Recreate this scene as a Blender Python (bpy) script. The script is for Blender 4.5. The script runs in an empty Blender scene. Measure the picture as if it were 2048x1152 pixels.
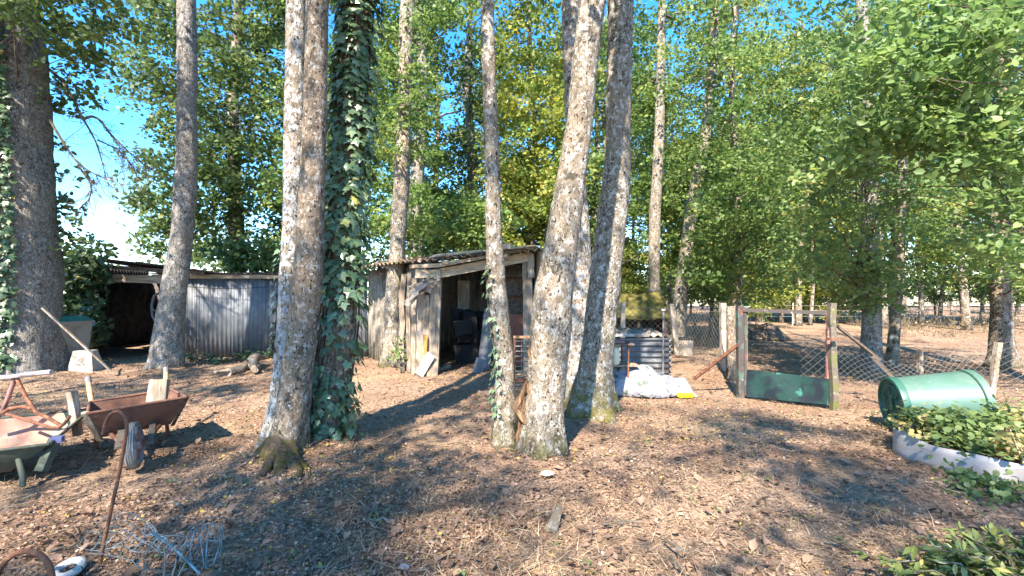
import bpy, math, random
import numpy as np
from mathutils import Vector

# ------------------------------------------------------------------ camera, sky, sun, exposure
F, CX, HY, EYE = 938.0, 1024.0, 590.0, 1.55      # focal length, centre and horizon in photo pixels, eye height
S = bpy.context.scene
COL = S.collection
cam_data = bpy.data.cameras.new('camera')
cam_data.sensor_width = 36.0
cam_data.lens = F / 2048.0 * 36.0
cam_data.shift_y = (HY - 576.0) / 2048.0
cam_data.clip_start = 0.05
cam_data.clip_end = 3000.0
cam = bpy.data.objects.new('camera', cam_data)
COL.objects.link(cam)
cam.location = (0, 0, EYE)
cam.rotation_euler = (math.radians(90), 0, 0)
S.camera = cam

SUN_AZ, SUN_EL = math.radians(18.0), math.radians(45.0)   # light travels away from the viewer, a little to the right
world = bpy.data.worlds.new('World')
S.world = world
world.use_nodes = True
wn = world.node_tree
bg = wn.nodes.get('Background') or wn.nodes.new('ShaderNodeBackground')
sky = wn.nodes.new('ShaderNodeTexSky')
sky.sky_type = 'NISHITA'
sky.sun_disc = False
sky.sun_elevation = SUN_EL
sky.sun_rotation = math.pi + SUN_AZ
sky.air_density = 1.0
sky.dust_density = 0.1
sky.ozone_density = 4.0
hsv = wn.nodes.new('ShaderNodeHueSaturation')
hsv.inputs['Saturation'].default_value = 1.32
wn.links.new(sky.outputs[0], hsv.inputs['Color'])
wn.links.new(hsv.outputs[0], bg.inputs['Color'])
bg.inputs['Strength'].default_value = 0.135
sun_data = bpy.data.lights.new('sun', 'SUN')
sun_data.energy = 4.5
sun_data.angle = math.radians(0.8)
sun_data.color = (1.0, 0.89, 0.75)
sun = bpy.data.objects.new('sun', sun_data)
COL.objects.link(sun)
sun.rotation_euler = Vector((math.sin(SUN_AZ) * math.cos(SUN_EL), math.cos(SUN_AZ) * math.cos(SUN_EL), -math.sin(SUN_EL))).to_track_quat('-Z', 'Y').to_euler()
S.view_settings.view_transform = 'Standard'
S.view_settings.look = 'None'
S.view_settings.gamma = 1.0
S.view_settings.exposure = 2.2
S.view_settings.use_curve_mapping = False
S.cycles.max_bounces = 8
S.cycles.diffuse_bounces = 4
S.cycles.transmission_bounces = 4

random.seed(7)
RNG = np.random.default_rng(7)

def W(px, py, d):
    return np.array([(px - CX) / F * d, d, EYE - (py - HY) / F * d])

def G(px, py, z=0.0):
    return W(px, py, (EYE - z) * F / (py - HY))

def A(*v):
    return np.array(v, dtype=float)

def unit(v):
    v = np.asarray(v, float)
    n = np.linalg.norm(v)
    return v / n if n > 1e-9 else v

# ------------------------------------------------------------------ materials
def nodes_of(m):
    m.use_nodes = True
    return m.node_tree.nodes, m.node_tree.links

def sock(mix, name, kind):
    for s in mix.inputs:
        if s.name == name and s.type == kind:
            return s

def mixcol(nt, lk, fac, a, b, mode='MIX'):
    n = nt.new('ShaderNodeMix')
    n.data_type = 'RGBA'
    n.blend_type = mode
    def put(s, v):
        if isinstance(v, (tuple, list)):
            s.default_value = (*v[:3], 1.0)
        else:
            lk.new(v, s)
    if isinstance(fac, (int, float)):
        n.inputs[0].default_value = fac
    else:
        lk.new(fac, n.inputs[0])
    put(sock(n, 'A', 'RGBA'), a)
    put(sock(n, 'B', 'RGBA'), b)
    return [o for o in n.outputs if o.type == 'RGBA'][0]

def ramp01(nt, lk, v, lo, hi):
    n = nt.new('ShaderNodeMapRange')
    n.inputs[1].default_value = lo
    n.inputs[2].default_value = hi
    lk.new(v, n.inputs[0])
    return n.outputs[0]

def mul(nt, lk, a, b):
    n = nt.new('ShaderNodeMath')
    n.operation = 'MULTIPLY'
    lk.new(a, n.inputs[0])
    if isinstance(b, (int, float)):
        n.inputs[1].default_value = b
    else:
        lk.new(b, n.inputs[1])
    return n.outputs[0]

def tex(nt, lk, vec, scale, kind='noise', detail=6, an=None, rough=0.6):
    if an:
        mp = nt.new('ShaderNodeMapping')
        mp.inputs['Scale'].default_value = an
        lk.new(vec, mp.inputs['Vector'])
        vec = mp.outputs[0]
    if kind == 'voro':
        n = nt.new('ShaderNodeTexVoronoi')
        n.inputs['Scale'].default_value = scale
        lk.new(vec, n.inputs['Vector'])
        return n.outputs['Distance']
    n = nt.new('ShaderNodeTexNoise')
    n.inputs['Scale'].default_value = scale
    n.inputs['Detail'].default_value = detail
    n.inputs['Roughness'].default_value = rough
    lk.new(vec, n.inputs['Vector'])
    return n.outputs['Fac']

def M(name, base, layers=(), rough=0.85, metal=0.0, bump=(), spec=0.3, rnd=0.0):
    """layers: dict(c, s, lo, hi, k, d, an, z=(zlo, zhi) world-height fade, amt)"""
    m = bpy.data.materials.new(name)
    nt, lk = nodes_of(m)
    b = nt['Principled BSDF']
    tc = nt.new('ShaderNodeTexCoord').outputs['Object']
    geo = nt.new('ShaderNodeNewGeometry')
    oi = nt.new('ShaderNodeObjectInfo')
    off = nt.new('ShaderNodeVectorMath')
    off.operation = 'MULTIPLY_ADD'
    comb = nt.new('ShaderNodeCombineXYZ')
    for i in range(3):
        lk.new(oi.outputs['Random'], comb.inputs[i])
    lk.new(comb.outputs[0], off.inputs[0])
    off.inputs[1].default_value = (37.0, 53.0, 71.0)
    lk.new(tc, off.inputs[2])
    vec = off.outputs[0]
    col = None
    for L in layers:
        t = tex(nt, lk, vec, L['s'], L.get('k', 'noise'), L.get('d', 6), L.get('an'))
        f = ramp01(nt, lk, t, L['lo'], L['hi'])
        if 'z' in L:
            sep = nt.new('ShaderNodeSeparateXYZ')
            lk.new(geo.outputs['Position'], sep.inputs[0])
            f = mul(nt, lk, f, ramp01(nt, lk, sep.outputs[2], L['z'][0], L['z'][1]))
        if 'amt' in L:
            f = mul(nt, lk, f, L['amt'])
        col = mixcol(nt, lk, f, col if col is not None else base, L['c'])
    if rnd:
        r = ramp01(nt, lk, oi.outputs['Random'], 0, 1)
        mr = nt.new('ShaderNodeMapRange')
        mr.inputs[3].default_value = 1 - rnd
        mr.inputs[4].default_value = 1 + rnd
        lk.new(oi.outputs['Random'], mr.inputs[0])
        hs = nt.new('ShaderNodeHueSaturation')
        lk.new(mr.outputs[0], hs.inputs['Value'])
        if col is None:
            hs.inputs['Color'].default_value = (*base, 1)
        else:
            lk.new(col, hs.inputs['Color'])
        col = hs.outputs[0]
    if col is None:
        b.inputs['Base Color'].default_value = (*base, 1)
    else:
        lk.new(col, b.inputs['Base Color'])
    b.inputs['Roughness'].default_value = rough
    b.inputs['Metallic'].default_value = metal
    b.inputs['Specular IOR Level'].default_value = spec
    prev = None
    for B in bump:
        t = tex(nt, lk, vec, B['s'], B.get('k', 'noise'), B.get('d', 5), B.get('an'))
        n = nt.new('ShaderNodeBump')
        n.inputs['Strength'].default_value = B.get('st', 0.5)
        n.inputs['Distance'].default_value = B.get('di', 0.02)
        lk.new(t, n.inputs['Height'])
        if prev is not None:
            lk.new(prev, n.inputs['Normal'])
        prev = n.outputs[0]
    if prev is not None:
        lk.new(prev, b.inputs['Normal'])
    return m

def leaf_mat(name, stops, trans=0.35, rough=0.5, spec=0.35, gain=(1, 1, 1)):
    m = bpy.data.materials.new(name)
    nt, lk = nodes_of(m)
    b = nt['Principled BSDF']
    at = nt.new('ShaderNodeAttribute')
    at.attribute_name = 'rnd'
    cr = nt.new('ShaderNodeValToRGB')
    stops = [(p, (c[0] * gain[0], c[1] * gain[1], c[2] * gain[2])) for p, c in stops]
    el = cr.color_ramp.elements
    while len(el) < len(stops):
        el.new(0.5)
    for e, (p, c) in zip(el, stops):
        e.position = p
        e.color = (*c, 1)
    lk.new(at.outputs['Fac'], cr.inputs[0])
    lk.new(cr.outputs[0], b.inputs['Base Color'])
    b.inputs['Roughness'].default_value = rough
    b.inputs['Specular IOR Level'].default_value = spec
    if trans > 0:
        tr = nt.new('ShaderNodeBsdfTranslucent')
        hs = nt.new('ShaderNodeHueSaturation')
        hs.inputs['Saturation'].default_value = 1.1
        hs.inputs['Value'].default_value = 1.5
        lk.new(cr.outputs[0], hs.inputs['Color'])
        lk.new(hs.outputs[0], tr.inputs['Color'])
        mx = nt.new('ShaderNodeMixShader')
        mx.inputs[0].default_value = trans
        lk.new(b.outputs[0], mx.inputs[1])
        lk.new(tr.outputs[0], mx.inputs[2])
        lk.new(mx.outputs[0], nt['Material Output'].inputs['Surface'])
    return m

def bark(name, base, dark, lichen, pale, moss=True, lich=(0.52, 0.62), mossh=(0.55, 0.05), mc=(0.10, 0.105, 0.02)):
    L = [dict(c=dark, s=15, lo=0.46, hi=0.62, d=8, an=(1, 1, 0.5)),
         dict(c=lichen, s=17, lo=lich[0], hi=lich[1], d=9, an=(1, 1, 0.8)),
         dict(c=pale, s=34, lo=0.59, hi=0.64, d=8),
         dict(c=pale, s=6, lo=0.63, hi=0.67, d=9, amt=0.7),
         dict(c=(0.02, 0.018, 0.014), s=42, lo=0.57, hi=0.64, d=5, an=(1, 1, 0.6)),
         dict(c=(0.05, 0.042, 0.03), s=5, lo=0.62, hi=0.68, d=7, amt=0.8),
         dict(c=(0.30, 0.18, 0.05), s=22, lo=0.70, hi=0.76, d=5, amt=0.6)]
    base, lichen, pale = (tuple(q * 1.15 for q in c_) for c_ in (base, lichen, pale))
    L[1]['c'], L[2]['c'], L[3]['c'] = lichen, pale, pale
    L.insert(1, dict(c=tuple(q * k for q, k in zip(base, (1.05, 0.98, 0.88))), s=1.3, lo=0.42, hi=0.62, d=4))
    if moss:
        L.append(dict(c=mc, s=9, lo=0.40, hi=0.58, d=9, z=mossh, amt=0.85))
    return M(name, base, L, rough=0.95, spec=0.1,
             bump=[dict(s=16, st=0.9, di=0.06, an=(1, 1, 0.3), d=8), dict(s=38, st=0.9, di=0.03, an=(1, 1, 0.5)), dict(s=90, st=0.6, di=0.012, d=8)])

MAT = {}
MAT['bark_pale'] = bark('bark_pale', (0.20, 0.17, 0.135), (0.075, 0.062, 0.048), (0.33, 0.315, 0.28), (0.46, 0.45, 0.42), mossh=(0.4, 0.0), mc=(0.07, 0.07, 0.02))
MAT['bark_brown'] = bark('bark_brown', (0.185, 0.145, 0.11), (0.065, 0.052, 0.04), (0.29, 0.26, 0.22), (0.40, 0.39, 0.36), lich=(0.54, 0.62), mossh=(0.4, 0.0), mc=(0.07, 0.07, 0.02))
MAT['bark_mossy'] = bark('bark_mossy', (0.19, 0.165, 0.13), (0.07, 0.058, 0.045), (0.34, 0.33, 0.30), (0.46, 0.46, 0.44), mossh=(0.62, 0.22), mc=(0.145, 0.13, 0.025))
MAT['bark_lichen'] = bark('bark_lichen', (0.22, 0.19, 0.155), (0.08, 0.065, 0.05), (0.35, 0.355, 0.36), (0.47, 0.49, 0.53), lich=(0.47, 0.56), mossh=(0.4, 0.0), mc=(0.07, 0.07, 0.02))
MAT['bark_grey'] = bark('bark_grey', (0.19, 0.175, 0.16), (0.085, 0.078, 0.07), (0.29, 0.28, 0.265), (0.38, 0.38, 0.37), lich=(0.5, 0.64), moss=False)
MAT['bark_far'] = M('bark_far', (0.20, 0.165, 0.125), [dict(c=(0.06, 0.05, 0.035), s=8, lo=0.45, hi=0.65), dict(c=(0.42, 0.39, 0.34), s=11, lo=0.55, hi=0.62)], rough=0.95, spec=0.1)
MAT['limb'] = M('limb', (0.10, 0.083, 0.062), [dict(c=(0.23, 0.21, 0.18), s=9, lo=0.52, hi=0.66)], rough=0.95, spec=0.1)
MAT['dead_wood'] = M('dead_wood', (0.17, 0.10, 0.055), [dict(c=(0.05, 0.03, 0.018), s=24, lo=0.45, hi=0.62, an=(1, 1, 0.12)), dict(c=(0.34, 0.24, 0.15), s=15, lo=0.56, hi=0.7, an=(1, 1, 0.2))], bump=[dict(s=40, st=1, di=0.03, an=(1, 1, 0.1))], spec=0.1)
MAT['timber'] = M('timber', (0.29, 0.235, 0.178), [dict(c=(0.16, 0.115, 0.075), s=22, lo=0.45, hi=0.68, an=(1, 1, 0.1)), dict(c=(0.38, 0.355, 0.32), s=9, lo=0.52, hi=0.7, an=(1, 1, 0.3)), dict(c=(0.10, 0.075, 0.05), s=60, lo=0.58, hi=0.7, an=(1, 1, 0.04)), dict(c=(0.10, 0.09, 0.065), s=4, lo=0.5, hi=0.7, z=(0.4, 0.0))], bump=[dict(s=45, st=0.7, di=0.012, an=(1, 1, 0.08))], spec=0.15, rnd=0.15)
MAT['timber_h'] = M('timber_h', (0.38, 0.29, 0.195), [dict(c=(0.17, 0.12, 0.08), s=22, lo=0.45, hi=0.68, an=(0.1, 1, 1)), dict(c=(0.48, 0.44, 0.38), s=9, lo=0.54, hi=0.7, an=(0.3, 1, 1)), dict(c=(0.10, 0.075, 0.05), s=60, lo=0.58, hi=0.7, an=(0.04, 1, 1))], bump=[dict(s=45, st=0.7, di=0.012, an=(0.08, 1, 1))], spec=0.15, rnd=0.15)
MAT['timber_dark'] = M('timber_dark', (0.13, 0.10, 0.08), [dict(c=(0.05, 0.04, 0.03), s=14, lo=0.45, hi=0.65), dict(c=(0.20, 0.16, 0.13), s=20, lo=0.55, hi=0.7)], bump=[dict(s=45, st=0.6, di=0.012)], spec=0.1)
MAT['galv'] = M('galv', (0.145, 0.155, 0.17), [dict(c=(0.10, 0.108, 0.12), s=1.6, lo=0.42, hi=0.62, an=(1, 1, 0.35)), dict(c=(0.20, 0.21, 0.225), s=5, lo=0.52, hi=0.7), dict(c=(0.16, 0.10, 0.065), s=7, lo=0.64, hi=0.74, an=(1, 1, 0.25)), dict(c=(0.14, 0.12, 0.10), s=4, lo=0.35, hi=0.65, z=(0.35, 0.0))], rough=0.55, metal=0.3, bump=[dict(s=25, st=0.15, di=0.005)], rnd=0.12)
MAT['fibro'] = M('fibro', (0.27, 0.235, 0.19), [dict(c=(0.12, 0.10, 0.08), s=4, lo=0.45, hi=0.65, an=(1, 1, 0.4)), dict(c=(0.40, 0.36, 0.31), s=11, lo=0.55, hi=0.68), dict(c=(0.17, 0.12, 0.06), s=7, lo=0.6, hi=0.7), dict(c=(0.09, 0.10, 0.03), s=5, lo=0.4, hi=0.62, z=(0.45, 0.0))], rough=0.95, spec=0.1, bump=[dict(s=50, st=0.5, di=0.008)])
MAT['fibro_roof'] = M('fibro_roof', (0.24, 0.20, 0.155), [dict(c=(0.11, 0.085, 0.06), s=6, lo=0.42, hi=0.62), dict(c=(0.13, 0.125, 0.035), s=4, lo=0.50, hi=0.62), dict(c=(0.38, 0.33, 0.27), s=10, lo=0.56, hi=0.68)], rough=0.95, spec=0.1, bump=[dict(s=50, st=0.6, di=0.01)])
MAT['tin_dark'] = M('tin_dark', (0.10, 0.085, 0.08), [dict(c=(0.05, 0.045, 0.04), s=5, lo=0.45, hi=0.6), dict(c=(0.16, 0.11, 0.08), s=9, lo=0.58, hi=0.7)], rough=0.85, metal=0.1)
MAT['rust'] = M('rust', (0.17, 0.075, 0.045), [dict(c=(0.085, 0.04, 0.028), s=14, lo=0.45, hi=0.62), dict(c=(0.30, 0.15, 0.085), s=22, lo=0.56, hi=0.7)], rough=0.9, spec=0.2, bump=[dict(s=80, st=0.4, di=0.004)])
MAT['rust_tray'] = M('rust_tray', (0.155, 0.075, 0.05), [dict(c=(0.09, 0.05, 0.038), s=5, lo=0.42, hi=0.62), dict(c=(0.25, 0.14, 0.10), s=12, lo=0.55, hi=0.72)], rough=0.8, spec=0.25, bump=[dict(s=60, st=0.25, di=0.004)])
MAT['tray_inside'] = M('tray_inside', (0.30, 0.155, 0.115), [dict(c=(0.20, 0.24, 0.16), s=2.4, lo=0.52, hi=0.66), dict(c=(0.17, 0.085, 0.055), s=3.2, lo=0.55, hi=0.68), dict(c=(0.42, 0.27, 0.22), s=9, lo=0.52, hi=0.7)], rough=0.75, bump=[dict(s=60, st=0.2, di=0.003)])
MAT['tray_green'] = M('tray_green', (0.05, 0.06, 0.045), [dict(c=(0.08, 0.05, 0.035), s=4, lo=0.5, hi=0.65), dict(c=(0.11, 0.135, 0.10), s=12, lo=0.58, hi=0.7)], rough=0.75)
MAT['rubber'] = M('rubber', (0.24, 0.225, 0.20), [dict(c=(0.10, 0.095, 0.085), s=9, lo=0.45, hi=0.62), dict(c=(0.36, 0.33, 0.29), s=16, lo=0.56, hi=0.7)], rough=0.9, bump=[dict(s=70, st=0.4, di=0.004)])
MAT['handle_wood'] = M('handle_wood', (0.46, 0.25, 0.13), [dict(c=(0.22, 0.11, 0.06), s=14, lo=0.5, hi=0.65), dict(c=(0.55, 0.42, 0.30), s=20, lo=0.56, hi=0.7)], rough=0.7)
MAT['chrome_worn'] = M('chrome_worn', (0.42, 0.39, 0.39), [dict(c=(0.30, 0.20, 0.17), s=16, lo=0.54, hi=0.68)], rough=0.5, metal=0.2)
MAT['wire'] = M('wire', (0.21, 0.20, 0.185), [dict(c=(0.25, 0.20, 0.16), s=4, lo=0.56, hi=0.7)], rough=0.6, metal=0.2)
MAT['wire_green'] = M('wire_green', (0.11, 0.15, 0.155), [dict(c=(0.24, 0.33, 0.36), s=6, lo=0.5, hi=0.64), dict(c=(0.07, 0.08, 0.07), s=4, lo=0.55, hi=0.66)], rough=0.6)
MAT['concrete_post'] = M('concrete_post', (0.43, 0.36, 0.29), [dict(c=(0.24, 0.19, 0.15), s=8, lo=0.5, hi=0.66), dict(c=(0.54, 0.50, 0.45), s=18, lo=0.56, hi=0.7)], bump=[dict(s=50, st=0.5, di=0.008)], rnd=0.1)
MAT['paint_post'] = M('paint_post', (0.06, 0.05, 0.046), [dict(c=(0.14, 0.05, 0.042), s=9, lo=0.58, hi=0.66, an=(1, 1, 0.5)), dict(c=(0.07, 0.12, 0.10), s=5, lo=0.56, hi=0.66), dict(c=(0.30, 0.22, 0.18), s=16, lo=0.62, hi=0.7)], rough=0.75)
MAT['paint_red'] = M('paint_red', (0.33, 0.14, 0.125), [dict(c=(0.12, 0.07, 0.06), s=7, lo=0.5, hi=0.6), dict(c=(0.45, 0.32, 0.30), s=10, lo=0.56, hi=0.68)], rough=0.75)
MAT['mossy_post'] = M('mossy_post', (0.12, 0.10, 0.078), [dict(c=(0.115, 0.12, 0.035), s=6, lo=0.50, hi=0.64), dict(c=(0.24, 0.205, 0.16), s=14, lo=0.56, hi=0.68), dict(c=(0.05, 0.05, 0.04), s=9, lo=0.58, hi=0.68)], bump=[dict(s=50, st=0.6, di=0.01)])
MAT['green_panel'] = M('green_panel', (0.006, 0.032, 0.028), [dict(c=(0.004, 0.010, 0.016), s=3.2, lo=0.47, hi=0.56, d=9), dict(c=(0.025, 0.13, 0.10), s=4.5, lo=0.62, hi=0.66, d=9), dict(c=(0.09, 0.10, 0.085), s=22, lo=0.66, hi=0.72)], rough=0.6, spec=0.3)
MAT['bin_green'] = M('bin_green', (0.062, 0.125, 0.097), [dict(c=(0.078, 0.145, 0.115), s=3, lo=0.45, hi=0.65), dict(c=(0.14, 0.17, 0.12), s=5, lo=0.54, hi=0.72, d=9, amt=0.6), dict(c=(0.12, 0.10, 0.07), s=4, lo=0.4, hi=0.7, z=(0.25, 0.0)), dict(c=(0.15, 0.27, 0.225), s=40, lo=0.66, hi=0.72, an=(0.2, 1, 1))], rough=0.42, spec=0.45)
MAT['bin_lid'] = M('bin_lid', (0.022, 0.085, 0.062), [dict(c=(0.035, 0.11, 0.08), s=6, lo=0.5, hi=0.68)], rough=0.45, spec=0.4)
MAT['bin_groove'] = M('bin_groove', (0.012, 0.05, 0.038), rough=0.6)
MAT['tarp'] = M('tarp', (0.25, 0.255, 0.28), [dict(c=(0.155, 0.15, 0.155), s=7, lo=0.52, hi=0.7), dict(c=(0.07, 0.10, 0.07), s=9, lo=0.64, hi=0.66, d=1), dict(c=(0.34, 0.27, 0.20), s=16, lo=0.67, hi=0.72)], rough=0.55, spec=0.4, bump=[dict(s=9, st=1.0, di=0.06, d=3), dict(s=30, st=0.5, di=0.015)])
MAT['yellow_plastic'] = M('yellow_plastic', (0.80, 0.62, 0.02), [dict(c=(0.55, 0.40, 0.02), s=14, lo=0.5, hi=0.7)], rough=0.5)
MAT['jerry'] = M('jerry', (0.62, 0.58, 0.42), [dict(c=(0.46, 0.42, 0.28), s=6, lo=0.5, hi=0.7)], rough=0.5)
MAT['moss_roof'] = M('moss_roof', (0.16, 0.14, 0.045), [dict(c=(0.085, 0.085, 0.03), s=3.5, lo=0.44, hi=0.60), dict(c=(0.24, 0.205, 0.075), s=9, lo=0.54, hi=0.68), dict(c=(0.20, 0.12, 0.07), s=6, lo=0.62, hi=0.7)], rough=1.0, spec=0.05, bump=[dict(s=24, st=0.9, di=0.05)])
MAT['plastic_bed'] = M('plastic_bed', (0.29, 0.275, 0.28), [dict(c=(0.37, 0.365, 0.38), s=2.2, lo=0.45, hi=0.6), dict(c=(0.27, 0.22, 0.19), s=6, lo=0.56, hi=0.7), dict(c=(0.22, 0.16, 0.12), s=5, lo=0.45, hi=0.7, z=(0.12, 0.0))], rough=0.6)
MAT['soil'] = M('soil', (0.10, 0.07, 0.048), [dict(c=(0.19, 0.14, 0.09), s=18, lo=0.5, hi=0.65)], bump=[dict(s=30, st=1, di=0.04)], spec=0.05)
MAT['white_block'] = M('white_block', (0.36, 0.345, 0.325), [dict(c=(0.20, 0.18, 0.155), s=6, lo=0.50, hi=0.62), dict(c=(0.45, 0.44, 0.42), s=14, lo=0.52, hi=0.66)], bump=[dict(s=22, st=0.8, di=0.03)])
MAT['bin_beige'] = M('bin_beige', (0.25, 0.215, 0.18), [dict(c=(0.17, 0.14, 0.115), s=4, lo=0.48, hi=0.68)], rough=0.8)
MAT['lid_teal'] = M('lid_teal', (0.035, 0.16, 0.13), [dict(c=(0.02, 0.09, 0.075), s=6, lo=0.5, hi=0.66)], rough=0.6)
MAT['grey_board'] = M('grey_board', (0.14, 0.14, 0.15), [dict(c=(0.09, 0.088, 0.088), s=6, lo=0.5, hi=0.66)], rough=0.9)
MAT['tin_plate'] = M('tin_plate', (0.33, 0.36, 0.36), [dict(c=(0.22, 0.22, 0.21), s=7, lo=0.5, hi=0.66)], rough=0.5, metal=0.2)
MAT['bark_scrap'] = M('bark_scrap', (0.33, 0.27, 0.225), [dict(c=(0.13, 0.10, 0.08), s=10, lo=0.48, hi=0.62), dict(c=(0.48, 0.42, 0.36), s=18, lo=0.54, hi=0.68)], bump=[dict(s=30, st=1, di=0.03)], spec=0.1)
MAT['orange_scrap'] = M('orange_scrap', (0.30, 0.17, 0.045), [dict(c=(0.15, 0.12, 0.04), s=14, lo=0.5, hi=0.64)])
MAT['red_panel'] = M('red_panel', (0.17, 0.075, 0.055), [dict(c=(0.10, 0.05, 0.04), s=5, lo=0.5, hi=0.66)])
MAT['black'] = M('black', (0.02, 0.02, 0.022), rough=0.8)
MAT['stone'] = M('stone', (0.28, 0.22, 0.19), [dict(c=(0.27, 0.21, 0.18), s=20, lo=0.5, hi=0.66)], bump=[dict(s=30, st=0.5, di=0.01)])
MAT['straw'] = leaf_mat('straw', [(0, (0.20, 0.135, 0.085)), (0.5, (0.31, 0.225, 0.145)), (1, (0.42, 0.33, 0.22))], trans=0.15, rough=0.8, spec=0.1)
MAT['litter'] = leaf_mat('litter', [(0, (0.085, 0.055, 0.038)), (0.35, (0.19, 0.120, 0.083)), (0.65, (0.29, 0.19, 0.132)), (0.9, (0.40, 0.28, 0.20)), (0.992, (0.52, 0.41, 0.31)), (0.996, (0.42, 0.29, 0.06)), (1, (0.45, 0.33, 0.07))], trans=0.12, rough=0.75, spec=0.15)
MAT['leaf_oak'] = leaf_mat('leaf_oak', [(0, (0.038, 0.060, 0.024)), (0.5, (0.070, 0.105, 0.040)), (0.9, (0.125, 0.16, 0.06)), (1, (0.21, 0.21, 0.07))], gain=(1.22, 1.25, 1.1))
MAT['leaf_beech'] = leaf_mat('leaf_beech', [(0, (0.055, 0.095, 0.032)), (0.5, (0.105, 0.155, 0.052)), (0.86, (0.17, 0.21, 0.07)), (0.95, (0.26, 0.25, 0.08)), (1, (0.34, 0.25, 0.07))], trans=0.42, gain=(1.32, 1.34, 1.15))
MAT['leaf_yellow'] = leaf_mat('leaf_yellow', [(0, (0.08, 0.115, 0.035)), (0.4, (0.14, 0.175, 0.05)), (0.8, (0.24, 0.23, 0.06)), (1, (0.34, 0.28, 0.07))], trans=0.42, gain=(1.25, 1.3, 1.1))
MAT['leaf_hazel'] = leaf_mat('leaf_hazel', [(0, (0.065, 0.11, 0.04)), (0.5, (0.12, 0.175, 0.065)), (0.9, (0.19, 0.24, 0.09)), (1, (0.32, 0.29, 0.09))], gain=(1.3, 1.33, 1.2), trans=0.42, rough=0.45, spec=0.4)
MAT['leaf_ivy'] = leaf_mat('leaf_ivy', [(0, (0.028, 0.058, 0.024)), (0.5, (0.050, 0.090, 0.038)), (0.97, (0.075, 0.115, 0.05)), (0.99, (0.12, 0.15, 0.05)), (1, (0.35, 0.25, 0.05))], gain=(1.4, 1.3, 1.4), trans=0.12, rough=0.33, spec=0.5)
MAT['leaf_shrub'] = leaf_mat('leaf_shrub', [(0, (0.05, 0.075, 0.025)), (0.5, (0.11, 0.155, 0.05)), (0.9, (0.19, 0.24, 0.08)), (1, (0.30, 0.26, 0.10))], gain=(1.2, 1.1, 1.0), trans=0.2, rough=0.35, spec=0.45)
MAT['leaf_bed'] = leaf_mat('leaf_bed', [(0, (0.08, 0.15, 0.045)), (0.5, (0.15, 0.25, 0.075)), (0.95, (0.24, 0.35, 0.12)), (1, (0.38, 0.36, 0.14))], trans=0.3, rough=0.5, gain=(0.9, 0.75, 0.8))
MAT['leaf_brown'] = leaf_mat('leaf_brown', [(0, (0.09, 0.08, 0.035)), (0.5, (0.15, 0.12, 0.05)), (0.8, (0.22, 0.16, 0.08)), (1, (0.32, 0.22, 0.11))], trans=0.25)
def ivy_obj_mat():
    m = bpy.data.materials.new('ivy_leaf')
    nt, lk = nodes_of(m)
    b = nt['Principled BSDF']
    oi = nt.new('ShaderNodeObjectInfo')
    cr = nt.new('ShaderNodeValToRGB')
    st = [(0, (0.06, 0.10, 0.05)), (0.5, (0.10, 0.155, 0.08)), (0.985, (0.125, 0.175, 0.095)), (1, (0.30, 0.26, 0.04))]
    el = cr.color_ramp.elements
    while len(el) < len(st):
        el.new(0.5)
    for e, (p, c) in zip(el, st):
        e.position = p
        e.color = (*c, 1)
    lk.new(oi.outputs['Random'], cr.inputs[0])
    tcn = nt.new('ShaderNodeTexCoord').outputs['Object']
    nz = tex(nt, lk, tcn, 9, detail=4)
    c2 = mixcol(nt, lk, ramp01(nt, lk, nz, 0.5, 0.75), cr.outputs[0], (0.20, 0.25, 0.16))
    lk.new(c2, b.inputs['Base Color'])
    b.inputs['Roughness'].default_value = 0.30
    b.inputs['Specular IOR Level'].default_value = 0.55
    return m
MAT['ivy_leaf'] = ivy_obj_mat()
def ground_mat():
    return M('leaf_litter_ground', (0.265, 0.162, 0.102), [
        dict(c=(0.34, 0.24, 0.17), s=0.9, lo=0.42, hi=0.62),
        dict(c=(0.13, 0.085, 0.06), s=30, lo=0.48, hi=0.62, d=9),
        dict(c=(0.42, 0.31, 0.22), s=48, lo=0.54, hi=0.64, d=9),
        dict(c=(0.40, 0.30, 0.185), s=0.55, lo=0.54, hi=0.68, d=7, amt=0.75),
        dict(c=(0.105, 0.072, 0.052), s=0.8, lo=0.60, hi=0.70, d=9, amt=0.8),
        dict(c=(0.08, 0.053, 0.038), s=95, lo=0.58, hi=0.66, d=4),
        dict(c=(0.15, 0.15, 0.05), s=1.3, lo=0.66, hi=0.74, d=8, amt=0.4)],
        rough=1.0, spec=0.05, bump=[dict(s=34, st=0.9, di=0.035, d=8), dict(s=120, st=0.8, di=0.012, d=6)])
MAT['ground'] = ground_mat()
MAT['field'] = M('field', (0.46, 0.38, 0.25), [dict(c=(0.32, 0.29, 0.15), s=0.05, lo=0.4, hi=0.6), dict(c=(0.55, 0.46, 0.32), s=0.6, lo=0.5, hi=0.7)], rough=1, spec=0.05)

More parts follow.
